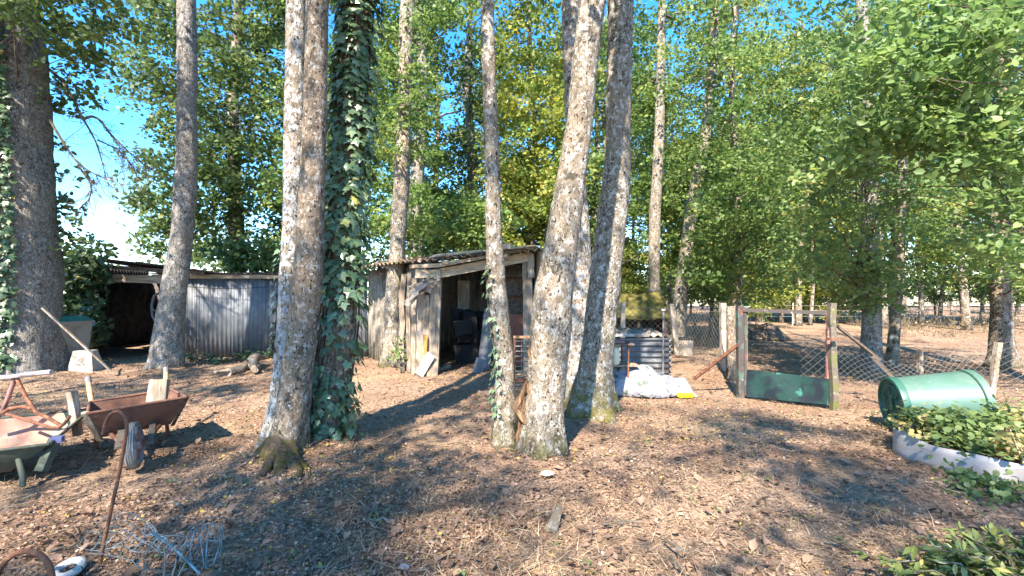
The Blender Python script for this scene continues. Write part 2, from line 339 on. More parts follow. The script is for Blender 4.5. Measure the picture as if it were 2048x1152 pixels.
# ------------------------------------------------------------------ mesh helpers
class MB:
    def __init__(s):
        s.v, s.f = [], []
    def add(s, v, f):
        o = len(s.v)
        s.v.extend([tuple(map(float, p)) for p in v])
        s.f.extend([tuple(i + o for i in q) for q in f])
        return s
    def box(s, c, size, R=None, jit=0.0):
        c = np.asarray(c, float)
        h = np.asarray(size, float) / 2
        R = np.eye(3) if R is None else R
        vs = []
        for z in (-1, 1):
            for y in (-1, 1):
                for x in (-1, 1):
                    p = A(x, y, z) * h
                    if jit:
                        p = p + RNG.normal(0, jit, 3)
                    vs.append(c + R @ p)
        return s.add(vs, [(0, 2, 3, 1), (4, 5, 7, 6), (0, 1, 5, 4), (2, 6, 7, 3), (0, 4, 6, 2), (1, 3, 7, 5)])
    def bar(s, a, b, w, h, up=(0, 0, 1), jit=0.0):
        a, b = np.asarray(a, float), np.asarray(b, float)
        t = unit(b - a)
        u = unit(np.cross(t, up)) if abs(np.dot(t, unit(up))) < 0.99 else A(1, 0, 0)
        w2 = np.cross(u, t)
        R = np.column_stack([u, t, w2])
        return s.box((a + b) / 2, (w, np.linalg.norm(b - a), h), R, jit)
    def tube(s, pts, rad, sides=8, caps=True, lump=0.0, seed=0, flare=0.0, flare_h=0.3, lobes=5):
        pts = np.asarray(pts, float)
        n = len(pts)
        rad = np.full(n, rad) if np.isscalar(rad) else np.asarray(rad, float)
        tan = np.gradient(pts, axis=0)
        tan = tan / np.maximum(np.linalg.norm(tan, axis=1, keepdims=True), 1e-9)
        ref = A(1, 0, 0) if abs(tan[0][0]) < 0.9 else A(0, 1, 0)
        th = np.arange(sides) / sides * 2 * math.pi
        r0 = np.random.default_rng(seed)
        ph = r0.uniform(0, 6.28, 8)
        vs = []
        u = None
        ln = np.concatenate([[0], np.cumsum(np.linalg.norm(np.diff(pts, axis=0), axis=1))])
        for i in range(n):
            t = tan[i]
            u = ref - t * np.dot(ref, t) if u is None else u - t * np.dot(u, t)
            u = unit(u)
            w = np.cross(t, u)
            r = np.full(sides, rad[i])
            h = ln[i]
            if lump:
                r = r * (1 + lump * (np.sin(2 * th + ph[0] + h * 1.9) * 0.5 + np.sin(3 * th + ph[1] - h * 3.1) * 0.35 + np.sin(5 * th + ph[2] + h * 5.3) * 0.22 + np.sin(7 * th + ph[5] - h * 9) * 0.15 + np.sin(h * 4.2 + ph[3]) * 0.3 + np.sin(h * 11 + ph[4] + th) * 0.2) + r0.normal(0, lump * 0.26, sides))
            if flare:
                r = r * (1 + flare * math.exp(-h / flare_h) * (0.55 + 0.45 * np.cos(lobes * th + ph[6])) )
            for k in range(sides):
                vs.append(pts[i] + r[k] * (math.cos(th[k]) * u + math.sin(th[k]) * w))
        fs = []
        for i in range(n - 1):
            for k in range(sides):
                k2 = (k + 1) % sides
                fs.append((i * sides + k, i * sides + k2, (i + 1) * sides + k2, (i + 1) * sides + k))
        if caps:
            fs.append(tuple(range(sides - 1, -1, -1)))
            fs.append(tuple((n - 1) * sides + k for k in range(sides)))
        return s.add(vs, fs)
    def sheet(s, P, thick=0.006):
        """P: (nu, nv, 3) grid of points, given real thickness"""
        P = np.asarray(P, float)
        nu, nv = P.shape[:2]
        du = np.gradient(P, axis=0)
        dv = np.gradient(P, axis=1)
        N = np.cross(du, dv)
        N = N / np.maximum(np.linalg.norm(N, axis=2, keepdims=True), 1e-9)
        T = (P + N * thick / 2).reshape(-1, 3)
        B = (P - N * thick / 2).reshape(-1, 3)
        o = nu * nv
        f = []
        I = lambda i, j: i * nv + j
        for i in range(nu - 1):
            for j in range(nv - 1):
                f.append((I(i, j), I(i + 1, j), I(i + 1, j + 1), I(i, j + 1)))
                f.append((o + I(i, j), o + I(i, j + 1), o + I(i + 1, j + 1), o + I(i + 1, j)))
        for i in range(nu - 1):
            f.append((I(i, 0), o + I(i, 0), o + I(i + 1, 0), I(i + 1, 0)))
            f.append((I(i, nv - 1), I(i + 1, nv - 1), o + I(i + 1, nv - 1), o + I(i, nv - 1)))
        for j in range(nv - 1):
            f.append((I(0, j), I(0, j + 1), o + I(0, j + 1), o + I(0, j)))
            f.append((I(nu - 1, j), o + I(nu - 1, j), o + I(nu - 1, j + 1), I(nu - 1, j + 1)))
        return s.add(np.vstack([T, B]), f)
    def lathe(s, prof, c, R=None, n=32, close=True):
        """prof: list of (radius, height along local z)"""
        c = np.asarray(c, float)
        R = np.eye(3) if R is None else R
        vs = []
        for r, h in prof:
            for k in range(n):
                a = 2 * math.pi * k / n
                vs.append(c + R @ A(r * math.cos(a), r * math.sin(a), h))
        fs = []
        for i in range(len(prof) - 1):
            for k in range(n):
                k2 = (k + 1) % n
                fs.append((i * n + k, i * n + k2, (i + 1) * n + k2, (i + 1) * n + k))
        if close:
            fs.append(tuple(range(n - 1, -1, -1)))
            fs.append(tuple((len(prof) - 1) * n + k for k in range(n)))
        return s.add(vs, fs)

def rotz(a):
    c, s_ = math.cos(a), math.sin(a)
    return A([c, -s_, 0], [s_, c, 0], [0, 0, 1])
def frame_to(axis, up=(0, 0, 1)):
    z = unit(axis)
    x = unit(np.cross(up, z)) if abs(np.dot(unit(up), z)) < 0.99 else A(1, 0, 0)
    return np.column_stack([x, np.cross(z, x), z])

def mesh_obj(name, mb, mat, loc=(0, 0, 0), parent=None, smooth=False):
    me = bpy.data.meshes.new(name)
    v = np.asarray(mb.v, float) - np.asarray(loc, float)
    me.from_pydata(v.tolist(), [], mb.f)
    me.materials.append(MAT[mat] if isinstance(mat, str) else mat)
    if smooth:
        me.polygons.foreach_set('use_smooth', [True] * len(me.polygons))
        if smooth != 'all':
            me.set_sharp_from_angle(angle=math.radians(50))
    me.update()
    o = bpy.data.objects.new(name, me)
    COL.objects.link(o)
    if parent is None:
        o.location = loc
    else:
        o.parent = parent
    return o

def tag(o, label=None, cat=None, group=None, kind=None):
    if label: o['label'] = label
    if cat: o['category'] = cat
    if group: o['group'] = group
    if kind: o['kind'] = kind
    return o

class Thing:
    def __init__(s, name, label, cat, loc, group=None):
        s.loc = np.asarray(loc, float)
        s.o = bpy.data.objects.new(name, None)
        s.o.empty_display_size = 0.1
        s.o.location = s.loc
        COL.objects.link(s.o)
        tag(s.o, label, cat, group)
    def part(s, name, mb, mat, parent=None, smooth=False, kind=None, label=None):
        o = mesh_obj(name, mb, mat, s.loc, parent or s.o, smooth)
        return tag(o, label, None, None, kind)

def single(name, label, cat, mb, mat, loc, group=None, smooth=False, kind=None):
    return tag(mesh_obj(name, mb, mat, loc, None, smooth), label, cat, group, kind)

# leaf clouds ------------------------------------------------------------------
def T_quad():
    return A([0, 0, 0], [-0.42, 0.48, 0.06], [0, 1, -0.05], [0.42, 0.48, 0.06]), [(0, 3, 2, 1)]
def T_leaf():
    return A([0, 0, 0], [-0.30, 0.30, 0.05], [-0.27, 0.68, 0.03], [0, 1, -0.10], [0.27, 0.68, 0.03], [0.30, 0.30, 0.05], [0, 0.5, -0.02]), [(0, 6, 1), (1, 6, 2), (2, 6, 3), (3, 6, 4), (4, 6, 5), (5, 6, 0)]
def T_narrow():
    return A([0, 0, 0], [-0.13, 0.4, 0.03], [0, 1, -0.12], [0.13, 0.4, 0.03]), [(0, 3, 2, 1)]
def T_blade():
    return A([-0.025, 0, 0], [0.025, 0, 0], [0, 1, 0.05]), [(0, 1, 2)]
def T_ivy():
    o = [(0, 0), (-0.22, -0.14), (-0.46, 0.02), (-0.34, 0.24), (-0.56, 0.46), (-0.26, 0.52), (0, 1.0), (0.26, 0.52), (0.56, 0.46), (0.34, 0.24), (0.46, 0.02), (0.22, -0.14)]
    v = [(x, y, -0.12 * abs(x) - 0.10 * max(0, y - 0.4)) for x, y in o] + [(0, 0.32, 0.03)]
    return np.array(v), [(i, 12, (i + 1) % 12)[::-1] for i in range(12)]
def T_round():
    v = [(0.45 * math.sin(a) * (1 + 0.1 * math.cos(3 * a)), 0.5 - 0.5 * math.cos(a), 0.07 * math.cos(2 * a)) for a in np.linspace(0, 2 * math.pi, 8)[:-1]] + [(0, 0.45, -0.04)]
    return np.array(v), [(i, (i + 1) % 7, 7) for i in range(7)]

def leaf_data(P, N, size, tmpl, D=None, seed=1):
    """returns verts (n*k,3), faces (n*m, c)"""
    r = np.random.default_rng(seed)
    P, N = np.asarray(P, float), np.asarray(N, float)
    n = len(P)
    N = N / np.maximum(np.linalg.norm(N, axis=1, keepdims=True), 1e-9)
    if D is None:
        D = r.normal(size=(n, 3))
    D = D - N * np.sum(D * N, axis=1, keepdims=True)
    D = D / np.maximum(np.linalg.norm(D, axis=1, keepdims=True), 1e-9)
    X = np.cross(D, N)
    tv, tf = tmpl
    size = np.broadcast_to(np.asarray(size, float), (n,))
    V = P[:, None] + size[:, None, None] * (tv[None, :, 0, None] * X[:, None] + tv[None, :, 1, None] * D[:, None] + tv[None, :, 2, None] * N[:, None])
    k = len(tv)
    Fc = (np.arange(n) * k)[:, None, None] + np.asarray(tf)[None]
    return V.reshape(-1, 3), Fc.reshape(-1, len(tf[0])), len(tf)

def fast_mesh(name, V, Fc, rnd_face, mat):
    me = bpy.data.meshes.new(name)
    nf, c = Fc.shape
    me.vertices.add(len(V))
    me.vertices.foreach_set('co', V.astype(np.float32).ravel())
    me.loops.add(nf * c)
    me.loops.foreach_set('vertex_index', Fc.astype(np.int32).ravel())
    me.polygons.add(nf)
    me.polygons.foreach_set('loop_start', np.arange(0, nf * c, c, dtype=np.int32))
    me.polygons.foreach_set('loop_total', np.full(nf, c, dtype=np.int32))
    me.materials.append(MAT[mat] if isinstance(mat, str) else mat)
    at = me.attributes.new('rnd', 'FLOAT', 'FACE')
    at.data.foreach_set('value', rnd_face.astype(np.float32))
    me.update(calc_edges=True)
    return me

def leaves_mesh(name, P, N, size, tmpl, mat, D=None, seed=1, rnd=None):
    V, Fc, m = leaf_data(P, N, size, tmpl, D, seed)
    r = np.random.default_rng(seed + 99).random(len(P)) if rnd is None else np.clip(rnd, 0, 1)
    return fast_mesh(name, V, Fc, np.repeat(r, m), mat)

def link(name, me, loc=(0, 0, 0), parent=None):
    o = bpy.data.objects.new(name, me)
    COL.objects.link(o)
    if parent is not None:
        o.parent = parent
    else:
        o.location = loc
    return o

def sprays(C, R, n, seed, flat=0.20, droop=0.25, njit=0.75):
    """leaf points round spray centres C with radii R, n leaves each -> P, N, per-leaf colour noise"""
    r = np.random.default_rng(seed)
    C, R = np.asarray(C, float), np.asarray(R, float)
    n = np.broadcast_to(np.asarray(n), (len(C),))
    idx = np.repeat(np.arange(len(C)), n)
    t = len(idx)
    rho = np.sqrt(r.random(t))
    a = r.random(t) * 2 * math.pi
    ex = r.uniform(0.6, 1.25, len(C))[idx]
    az = r.random(len(C))[idx] * math.pi
    lx, ly = rho * np.cos(a) * ex, rho * np.sin(a) / ex
    # rows of leaves along twigs inside the spray give a ragged, gappy texture
    lx = lx + 0.10 * np.sin(9 * ly + az * 5)
    tilt = r.normal(0, 0.28, (len(C), 2))[idx]
    x = lx * np.cos(az) - ly * np.sin(az)
    y = lx * np.sin(az) + ly * np.cos(az)
    z = r.normal(0, flat, t) - droop * rho ** 2 + x * tilt[:, 0] + y * tilt[:, 1]
    P = C[idx] + np.stack([x, y, z], 1) * R[idx][:, None]
    N = np.stack([-tilt[:, 0], -tilt[:, 1], np.ones(t)], 1) + r.normal(0, njit, (t, 3))
    base = r.random(len(C))[idx]
    rnd = np.clip(0.55 * base + 0.45 * r.random(t) + r.normal(0, 0.06, t), 0, 1)
    return P, N, rnd

def limb_path(a, b, sag, r, n=6):
    a, b = np.asarray(a, float), np.asarray(b, float)
    t = np.linspace(0, 1, n)[:, None]
    L = np.linalg.norm(b - a)
    w = r.normal(0, 0.05 * L, (n, 3)) * np.sin(t * math.pi)
    return a + (b - a) * t + A(0, 0, sag * L) * np.sin(t * math.pi) + w

# ------------------------------------------------------------------ the ground
FEET = [((px_ - CX) / F * d_, d_, h_, s_) for (px_, d_, h_, s_) in [(560, 4.45, 0.11, 0.33), (640, 4.95, 0.08, 0.3), (1011, 4.85, 0.06, 0.22), (1085, 4.7, 0.08, 0.28), (1150, 6.95, 0.06, 0.25), (1185, 6.2, 0.09, 0.34), (30, 9.2, 0.10, 0.8), (331, 10.0, 0.09, 0.4), (783, 10.2, 0.05, 0.3), (1742, 9.6, 0.07, 0.35), (2006, 9.6, 0.09, 0.45)]]
def gz(x, y):
    x, y = np.asarray(x, float), np.asarray(y, float)
    fade = np.exp(-(np.hypot(x, y) / 60.0) ** 2)
    h = 0.022 * np.sin(1.3 * x + 0.7 * y + 1) + 0.018 * np.sin(2.1 * x - 1.7 * y) + 0.012 * np.sin(4.3 * y + 2.2 * x + 2) + 0.008 * np.sin(7.1 * x - 3 * y)
    for (bx, by, bh, bs) in FEET:
        h = h + bh * np.exp(-((x - bx) ** 2 + (y - by) ** 2) / (2 * bs * bs))
    return (h - 0.02) * fade

def build_ground():
    u = np.linspace(-1, 1, 281)
    xs = np.sinh(u * 5.2) / math.sinh(5.2) * 900
    ys = np.concatenate([-np.geomspace(260, 3, 24), np.linspace(-2.6, 12, 200), np.geomspace(12.2, 900, 90)])
    X, Y = np.meshgrid(xs, ys, indexing='ij')
    r = np.random.default_rng(3)
    Z = gz(X, Y)
    near = (np.abs(X) < 12) & (np.abs(Y) < 14)
    Z = Z + np.where(near, r.normal(0, 0.006, Z.shape), 0)
    nx, ny = len(xs), len(ys)
    V = np.stack([X, Y, Z], -1).reshape(-1, 3)
    i, j = np.meshgrid(np.arange(nx - 1), np.arange(ny - 1), indexing='ij')
    q = (i * ny + j).ravel()
    Fc = np.stack([q, q + ny, q + ny + 1, q + 1], 1)
    me = fast_mesh('ground', V, Fc, np.zeros(len(Fc)), 'ground')
    me.polygons.foreach_set('use_smooth', [True] * len(me.polygons))
    tag(link('ground', me), kind='structure')
    mb = MB()
    fx = np.linspace(-700, 700, 30)
    fy = np.geomspace(62, 880, 20)
    mb.sheet(np.array([[(x * (0.4 + y / 900), y, 0.03 + 0.0008 * y) for y in fy] for x in fx]), 0.01)
    tag(mesh_obj('field', mb, 'field'), kind='structure')
build_ground()

# ------------------------------------------------------------------ trees
def spline(pts, n):
    pts = np.asarray(pts, float)
    t = np.concatenate([[0], np.cumsum(np.linalg.norm(np.diff(pts[:, :3], axis=0), axis=1))])
    tt = np.linspace(0, t[-1], n)
    out = np.stack([np.interp(tt, t, pts[:, k]) for k in range(pts.shape[1])], 1)
    k = np.array([1, 2, 3, 2, 1]) / 9.0                                  # soften the corners
    pad = np.vstack([out[:1], out[:1], out, out[-1:], out[-1:]])
    sm = sum(k[i] * pad[i:i + n] for i in range(5))
    sm[0], sm[-1] = out[0], out[-1]
    return sm

def px_trunk(pxs, d, height, tip=0.05):
    """trunk axis + radii from photo pixels on the plane y=d, grown on to its height"""
    P = []
    for (px, py, r) in pxs:
        w = W(px, py, d)
        P.append([*w, r / F * d * math.cos(math.atan2(abs(px - CX), F)) ** 0.7])
    P = sorted(P, key=lambda q: q[2])
    P[0][2] = -0.06
    top = np.array(P[-1])
    prev = np.array(P[-3])
    dirv = unit(top[:3] - prev[:3])
    while P[-1][2] < height:
        h = P[-1][2]
        step = 1.0
        nxt = np.array(P[-1][:3]) + dirv * step + A(0.05 * math.sin(h * 1.7), 0.05 * math.cos(h * 1.3), 0)
        left = max(0.0, (height - nxt[2]) / max(0.1, height - top[2]))
        P.append([*nxt, max(tip, tip + (top[3] - tip) * left)])
    return np.array(P)

CROWN_LIB = {}
def crown_part(axis, z0, z1, rmax, nl, leaf, mat, seed, spr=6, per=60, sr=0.55, tmpl='quad', shape='round'):
    """limbs from the trunk axis with leaf sprays: returns (limb MB, leaf mesh) in world coordinates"""
    r = np.random.default_rng(seed)
    mb = MB()
    C, R = [], []
    for i in range(nl):
        f = (i + r.random()) / nl
        zb = z0 + (z1 - z0) * f * 0.92
        k = np.interp(zb, axis[:, 2], np.arange(len(axis)))
        base = np.array([np.interp(k, np.arange(len(axis)), axis[:, c]) for c in range(4)])
        prof = math.sin(math.pi * min(1, 0.22 + 0.75 * f)) ** 0.8 if shape == 'round' else (1 - 0.75 * f)
        L = rmax * prof * r.uniform(0.65, 1.1)
        a = i * 2.4 + r.normal(0, 0.4)
        rise = r.uniform(0.05, 0.55) * (0.4 + f)
        tip = base[:3] + A(math.cos(a) * L, math.sin(a) * L, L * rise)
        p = limb_path(base[:3], tip, r.uniform(-0.05, 0.1), r, 6)
        rr = max(0.018, min(0.6 * base[3], 0.02 * L + 0.012))
        mb.tube(p, np.linspace(rr, 0.008, 6), 4, caps=False)
        for s_ in range(spr):
            t = r.uniform(0.3, 1.05)
            c = base[:3] + (tip - base[:3]) * t + r.normal(0, 0.22 * L * 0.6 + 0.1, 3) * A(1, 1, 0.7)
            C.append(c)
            R.append(sr * r.uniform(0.6, 1.3))
            if s_ % 2 == 0:
                q = p[min(5, int(t * 5))]
                mb.tube(limb_path(q, c, 0.03, r, 3), [0.009, 0.006, 0.004], 3, caps=False)
    P, N, rnd = sprays(C, R, per, seed + 1)
    t = {'quad': T_quad, 'leaf': T_leaf}[tmpl]()
    sz = leaf * np.random.default_rng(seed + 2).uniform(0.65, 1.25, len(P))
    me = leaves_mesh('crown', P, N, sz, t, mat, seed=seed + 3, rnd=rnd)
    return mb, me

def high_crown(T, axis, seed, z0, z1, rmax=2.6, mat='leaf_beech', nl=20, per=36, leaf=0.12, spr=5, k=0.45):
    """a crown above the frame for a tree whose trunk is in view"""
    a = axis.copy()
    a[:, :3] -= T.loc
    nl = max(7, int(nl * k))
    mb, me = crown_part(a, z0, z1, rmax, nl, leaf, mat, seed, spr, per)
    tag(mesh_obj('upper_limbs', mb, 'limb', (0, 0, 0), T.o), kind='stuff')
    link('crown', me, parent=T.o)

def trunk_mesh(T, axis, mat, seed, sides=28, rings=90, lump=0.07, flare=0.55, name='trunk', flare_h=0.22, label=None):
    ax = spline(axis, rings)
    mb = MB().tube(ax[:, :3], ax[:, 3], sides, caps=True, lump=lump, seed=seed, flare=flare, flare_h=flare_h)
    return T.part(name, mb, mat, smooth='all', label=label), ax

def trunk_scars(T, ax, seed, n, zr, mat='black'):
    pass

# twin-stemmed pale tree, left of centre
d = 4.45
ax1 = px_trunk([(568, 950, 38), (582, 860, 34), (598, 720, 32), (615, 560, 28), (624, 400, 26), (631, 200, 24), (634, 0, 23)], d, 10)
T = Thing('pale_barked_tree', 'twin-stemmed tree with peeling white lichen bark and mossy foot, beside the ivy-clad trunk', 'tree', [*ax1[0][:2], 0])
trunk_mesh(T, ax1, 'bark_brown', 1, lump=0.06, flare=0.85, flare_h=0.2, label='brown speckled front stem')
d2 = 4.72
ax1b = px_trunk([(556, 935, 34), (568, 820, 30), (577, 660, 25), (585, 500, 22), (590, 300, 21), (592, 0, 21)], d2, 9.5)
trunk_mesh(T, ax1b, 'bark_lichen', 2, lump=0.06, flare=0.7, flare_h=0.2, label='pale grey rear stem')
high_crown(T, ax1, 11, 5.2, 10, 2.8, nl=24, k=1, spr=6)
TREE_TWIN_AX = ax1
# spreading mossy root buttress at its foot
mb = MB()
for k, (px, py, h) in enumerate([(482, 962, 0.10), (512, 985, 0.13), (560, 985, 0.1), (610, 982, 0.10), (465, 940, 0.07), (640, 968, 0.08)]):
    g = G(px, py)
    a = A(ax1[0][0] - 0.02, ax1[0][1], 0.26)
    p = spline(np.array([a, a * 0.62 + g * 0.38 + A(0, 0, -0.05), a * 0.28 + g * 0.72 + A(0, 0, -0.05), g + A(0, 0, -0.05)]), 12)
    p = p + np.random.default_rng(k).normal(0, 0.008, p.shape)
    mb.tube(p, np.linspace(0.075, 0.025, 12), 14, lump=0.3, seed=k)
T.part('root_flare', mb, M('root_moss', (0.10, 0.075, 0.052), [dict(c=(0.065, 0.064, 0.022), s=9, lo=0.44, hi=0.58), dict(c=(0.06, 0.045, 0.03), s=16, lo=0.52, hi=0.64)], bump=[dict(s=30, st=1, di=0.04)], spec=0.05), smooth='all')

# trunk under the ivy
ax2 = px_trunk([(638, 935, 44), (658, 800, 37), (681, 650, 33), (694, 400, 30), (709, 150, 28), (717, 0, 28)], 4.95, 9.5)
T = Thing('ivy_clad_tree', 'reddish-brown trunk almost wholly covered by large-leaved ivy', 'tree', [*ax2[0][:2], 0])
trunk_mesh(T, ax2, 'bark_brown', 3, lump=0.07)
high_crown(T, ax2, 21, 5.3, 9.5, 2.6, nl=20, k=1)

# slim trunk with ivy runner
ax3 = px_trunk([(1011, 898, 25), (1009, 800, 20), (1010, 720, 19.5), (996, 600, 18.5), (986, 450, 17), (984, 300, 15), (978, 150, 13.5), (974, 0, 12.5)], 4.85, 9)
T = Thing('slim_tree', 'slim pale trunk with a thin ivy runner, in front of the open shed doorway', 'tree', [*ax3[0][:2], 0])
trunk_mesh(T, ax3, 'bark_pale', 4, sides=22, lump=0.06, flare=0.5)
high_crown(T, ax3, 31, 5.0, 9.8, 2.2, nl=16)

# hollow-footed trunk right of it
ax4 = px_trunk([(1085, 910, 47), (1088, 800, 39), (1097, 700, 40), (1106, 600, 38), (1124, 480, 33), (1142, 360, 29), (1162, 220, 27), (1172, 120, 26), (1185, 0, 25)], 4.7, 11)
T = Thing('hollow_tree', 'leaning speckled grey trunk with a hollow of rotten brown wood at its foot', 'tree', [*ax4[0][:2], 0])
trunk_mesh(T, ax4, 'bark_pale', 5, sides=32, lump=0.07, flare=0.35)
high_crown(T, ax4, 41, 5.5, 11.5, 3.0, nl=24)
mb = MB()
for k, (x0, y0, x1, y1, r) in enumerate([(1046, 905, 1062, 700, .042), (1054, 900, 1070, 640, .034), (1041, 890, 1050, 770, .026), (1063, 905, 1066, 740, .04)]):
    a, b = W(x0, y0, 4.62), W(x1, y1, 4.62)
    mb.tube(limb_path(a, b, 0.0, np.random.default_rng(k), 9), np.linspace(r * 1.2, r * 0.45, 9), 7, lump=0.22, seed=k)
T.part('rotten_wood', mb, 'dead_wood', smooth=True)

ax5 = px_trunk([(1150, 810, 30), (1152, 700, 25), (1161, 600, 23), (1160, 480, 20), (1150, 300, 18), (1140, 0, 17)], 6.95, 11)
T = Thing('middle_tree', 'bluish lichen-grey trunk squeezed between two thicker leaning trunks', 'tree', [*ax5[0][:2], 0])
trunk_mesh(T, ax5, 'bark_lichen', 6, sides=22)
high_crown(T, ax5, 51, 6.0, 12, 2.6, nl=20)

ax6 = px_trunk([(1185, 830, 46), (1187, 770, 38), (1194, 700, 33), (1206, 600, 31), (1217, 500, 30), (1234, 350, 27), (1238, 200, 25.5), (1241, 0, 25)], 6.2, 12)
T = Thing('mossy_footed_tree', 'thick grey trunk with a skirt of yellow-green moss, beside the white tarpaulin', 'tree', [*ax6[0][:2], 0])
trunk_mesh(T, ax6, 'bark_mossy', 7, sides=32, flare=0.75, flare_h=0.25)
high_crown(T, ax6, 61, 6.2, 12.5, 3.0, nl=24)

# big trunk at far left
axA = px_trunk([(30, 760, 108), (36, 700, 92), (38, 600, 84), (34, 450, 78), (25, 250, 76), (12, 60, 74), (5, 0, 72)], 9.2, 15)
T = Thing('huge_tree', 'huge grey trunk at the left edge of the photo, ivy on its left flank', 'tree', [*axA[0][:2], 0])
trunk_mesh(T, axA, 'bark_grey', 8, sides=40, lump=0.05, flare=0.3, flare_h=0.4)
BIG_AX = axA

ax0 = px_trunk([(331, 742, 33), (335, 690, 30), (345, 600, 27), (360, 500, 23.5), (371, 400, 22), (375, 200, 20), (373, 0, 18.5)], 10.0, 15)
T0 = Thing('straight_tree', 'straight grey-brown trunk standing against the dark shed opening', 'tree', [*ax0[0][:2], 0])
trunk_mesh(T0, ax0, 'bark_grey', 9, sides=26, flare=0.4)
high_crown(T0, ax0, 71, 8.5, 15, 3.0, 'leaf_oak', nl=22)

ax7 = px_trunk([(783, 728, 22), (788, 600, 18), (798, 450, 16), (806, 300, 15), (815, 0, 14)], 10.2, 14)
T = Thing('shed_side_tree', 'thin pale trunk growing against the corrugated side of the open shed', 'tree', [*ax7[0][:2], 0])
trunk_mesh(T, ax7, 'bark_pale', 10, sides=18)
high_crown(T, ax7, 81, 8.5, 14, 2.0, nl=20)

SHED_TREE, SHED_AX = T, ax7

ax8 = px_trunk([(1311, 682, 14), (1309, 600, 12), (1308, 500, 11.5), (1311, 400, 11.5), (1318, 300, 10.5), (1322, 130, 9), (1324, 0, 8)], 15.5, 15)
T = Thing('hut_side_tree', 'straight thin trunk in front of the moss-roofed hut', 'tree', [*ax8[0][:2], 0])
trunk_mesh(T, ax8, 'bark_pale', 12, sides=16, rings=60)
high_crown(T, ax8, 91, 8, 15.5, 2.4, nl=20)

ax9 = px_trunk([(1352, 685, 15), (1358, 640, 14), (1362, 590, 13.5), (1372, 500, 13), (1386, 400, 12.5), (1404, 310, 11.5), (1416, 240, 11), (1426, 100, 9.5), (1432, 0, 8)], 14.5, 15)
T = Thing('leaning_tree', 'slender pale trunk leaning to the right behind the fence post', 'tree', [*ax9[0][:2], 0])
trunk_mesh(T, ax9, 'bark_pale', 13, sides=16, rings=60)
high_crown(T, ax9, 101, 8, 15.5, 2.4, nl=20)

# ------------------------------------------------------------------ foliage of the trees that hang into the picture
def px_foliage(T, regions, trunk_ax, seed, leaf, per, sr, mat, tmpl='leaf', flat=0.2, njit=0.75, limb_r=0.02, limb_every=1):
    """regions: (x0, y0, x1, y1, d0, d1, n) boxes of photo pixels filled with leaf sprays tied to the trunk by limbs"""
    r = np.random.default_rng(seed)
    C, R = [], []
    mb = MB()
    k = 0
    for (x0, y0, x1, y1, d0, d1, n) in regions:
        for _ in range(n):
            dd = r.uniform(d0, d1)
            c = W(r.uniform(x0, x1), r.uniform(y0, y1), dd)
            C.append(c)
            R.append(sr * r.uniform(0.55, 1.3))
            k += 1
            if trunk_ax is not None and k % limb_every == 0:
                hz = max(trunk_ax[0][2] + 0.3, min(trunk_ax[-1][2] - 0.2, c[2] - r.uniform(-0.1, 0.5) * abs(c[0] - trunk_ax[0][0]) - 0.3))
                b = np.array([np.interp(hz, trunk_ax[:, 2], trunk_ax[:, q]) for q in range(3)])
                one = mb if y1 <= 60 and y0 < -30 else MB()
                one.tube(limb_path(b, c, r.uniform(-0.04, 0.06), r, 6), np.linspace(limb_r * r.uniform(0.7, 1.3), 0.005, 6), 4, caps=False)
                if one is not mb:
                    T.part('limb', one, 'limb')
    P, N, rnd = sprays(C, R, per, seed + 1, flat=flat, njit=njit)
    P -= T.loc
    sz = leaf * np.random.default_rng(seed + 2).uniform(0.6, 1.25, len(P))
    t = {'quad': T_quad, 'leaf': T_leaf}[tmpl]()
    link('crown', leaves_mesh('crown', P, N, sz, t, mat, seed=seed + 3, rnd=rnd), parent=T.o)
    if mb.v:
        T.part('upper_limbs', mb, 'limb', kind='stuff')

def bg_axis(px, d, h, r, lean=0.0):
    x = (px - CX) / F * d
    return np.array([[x + lean * z + 0.12 * math.sin(z * 0.7 + px), d + 0.1 * math.cos(z * 0.6), z, max(0.03, r * (1 - 0.8 * max(0, z) / h))] for z in np.linspace(-0.1, h, 16)])

# the big left tree's own leaves and its bare drooping branches
Tbig = [o for o in COL.objects if o.name == 'huge_tree'][0]
class _T:
    def __init__(s, o): s.o, s.loc = o, np.array(o.location)
    part = Thing.part
TB = _T(Tbig)
px_foliage(TB, [(-60, -40, 90, 60, 7.6, 9.0, 12), (60, -60, 235, 60, 8.2, 10.5, 24), (90, 40, 200, 130, 8.6, 10.5, 14), (95, 130, 175, 210, 9.4, 10.5, 6), (100, 220, 135, 400, 9.6, 10.4, 5),
                (95, 400, 190, 500, 9.4, 10.4, 7), (-200, -500, 240, -60, 7.5, 11, 70)], BIG_AX, 301, 0.13, 60, 0.42, 'leaf_oak', limb_every=3)
mb = MB()
rr = np.random.default_rng(5)
def dead_branch(mb, pts, d, r0):
    p = np.array([W(x, y, d) for x, y in pts])
    p = spline(p, 14)
    mb.tube(p, np.linspace(r0, 0.008, 14), 5, caps=False)
    for i in range(3, 14):
        for _ in range(3):
            dv = unit(p[i] - p[i - 1]) + rr.normal(0, 0.6, 3) + A(0.25, 0, -0.35)
            L = rr.uniform(0.15, 0.6)
            q = limb_path(p[i], p[i] + unit(dv) * L, -0.05, rr, 5)
            mb.tube(q, np.linspace(0.007, 0.0025, 5), 3, caps=False)
            for k in (2, 3):
                mb.tube(limb_path(q[k], q[k] + unit(dv + rr.normal(0, 0.6, 3)) * L * 0.5, -0.05, rr, 3), [0.004, 0.003, 0.002], 3, caps=False)
dead_branch(mb, [(85, 130), (130, 160), (165, 240), (195, 280), (205, 330), (215, 365)], 9.6, 0.035)
dead_branch(mb, [(165, 240), (190, 225), (225, 275), (260, 305), (288, 330)], 9.6, 0.03)
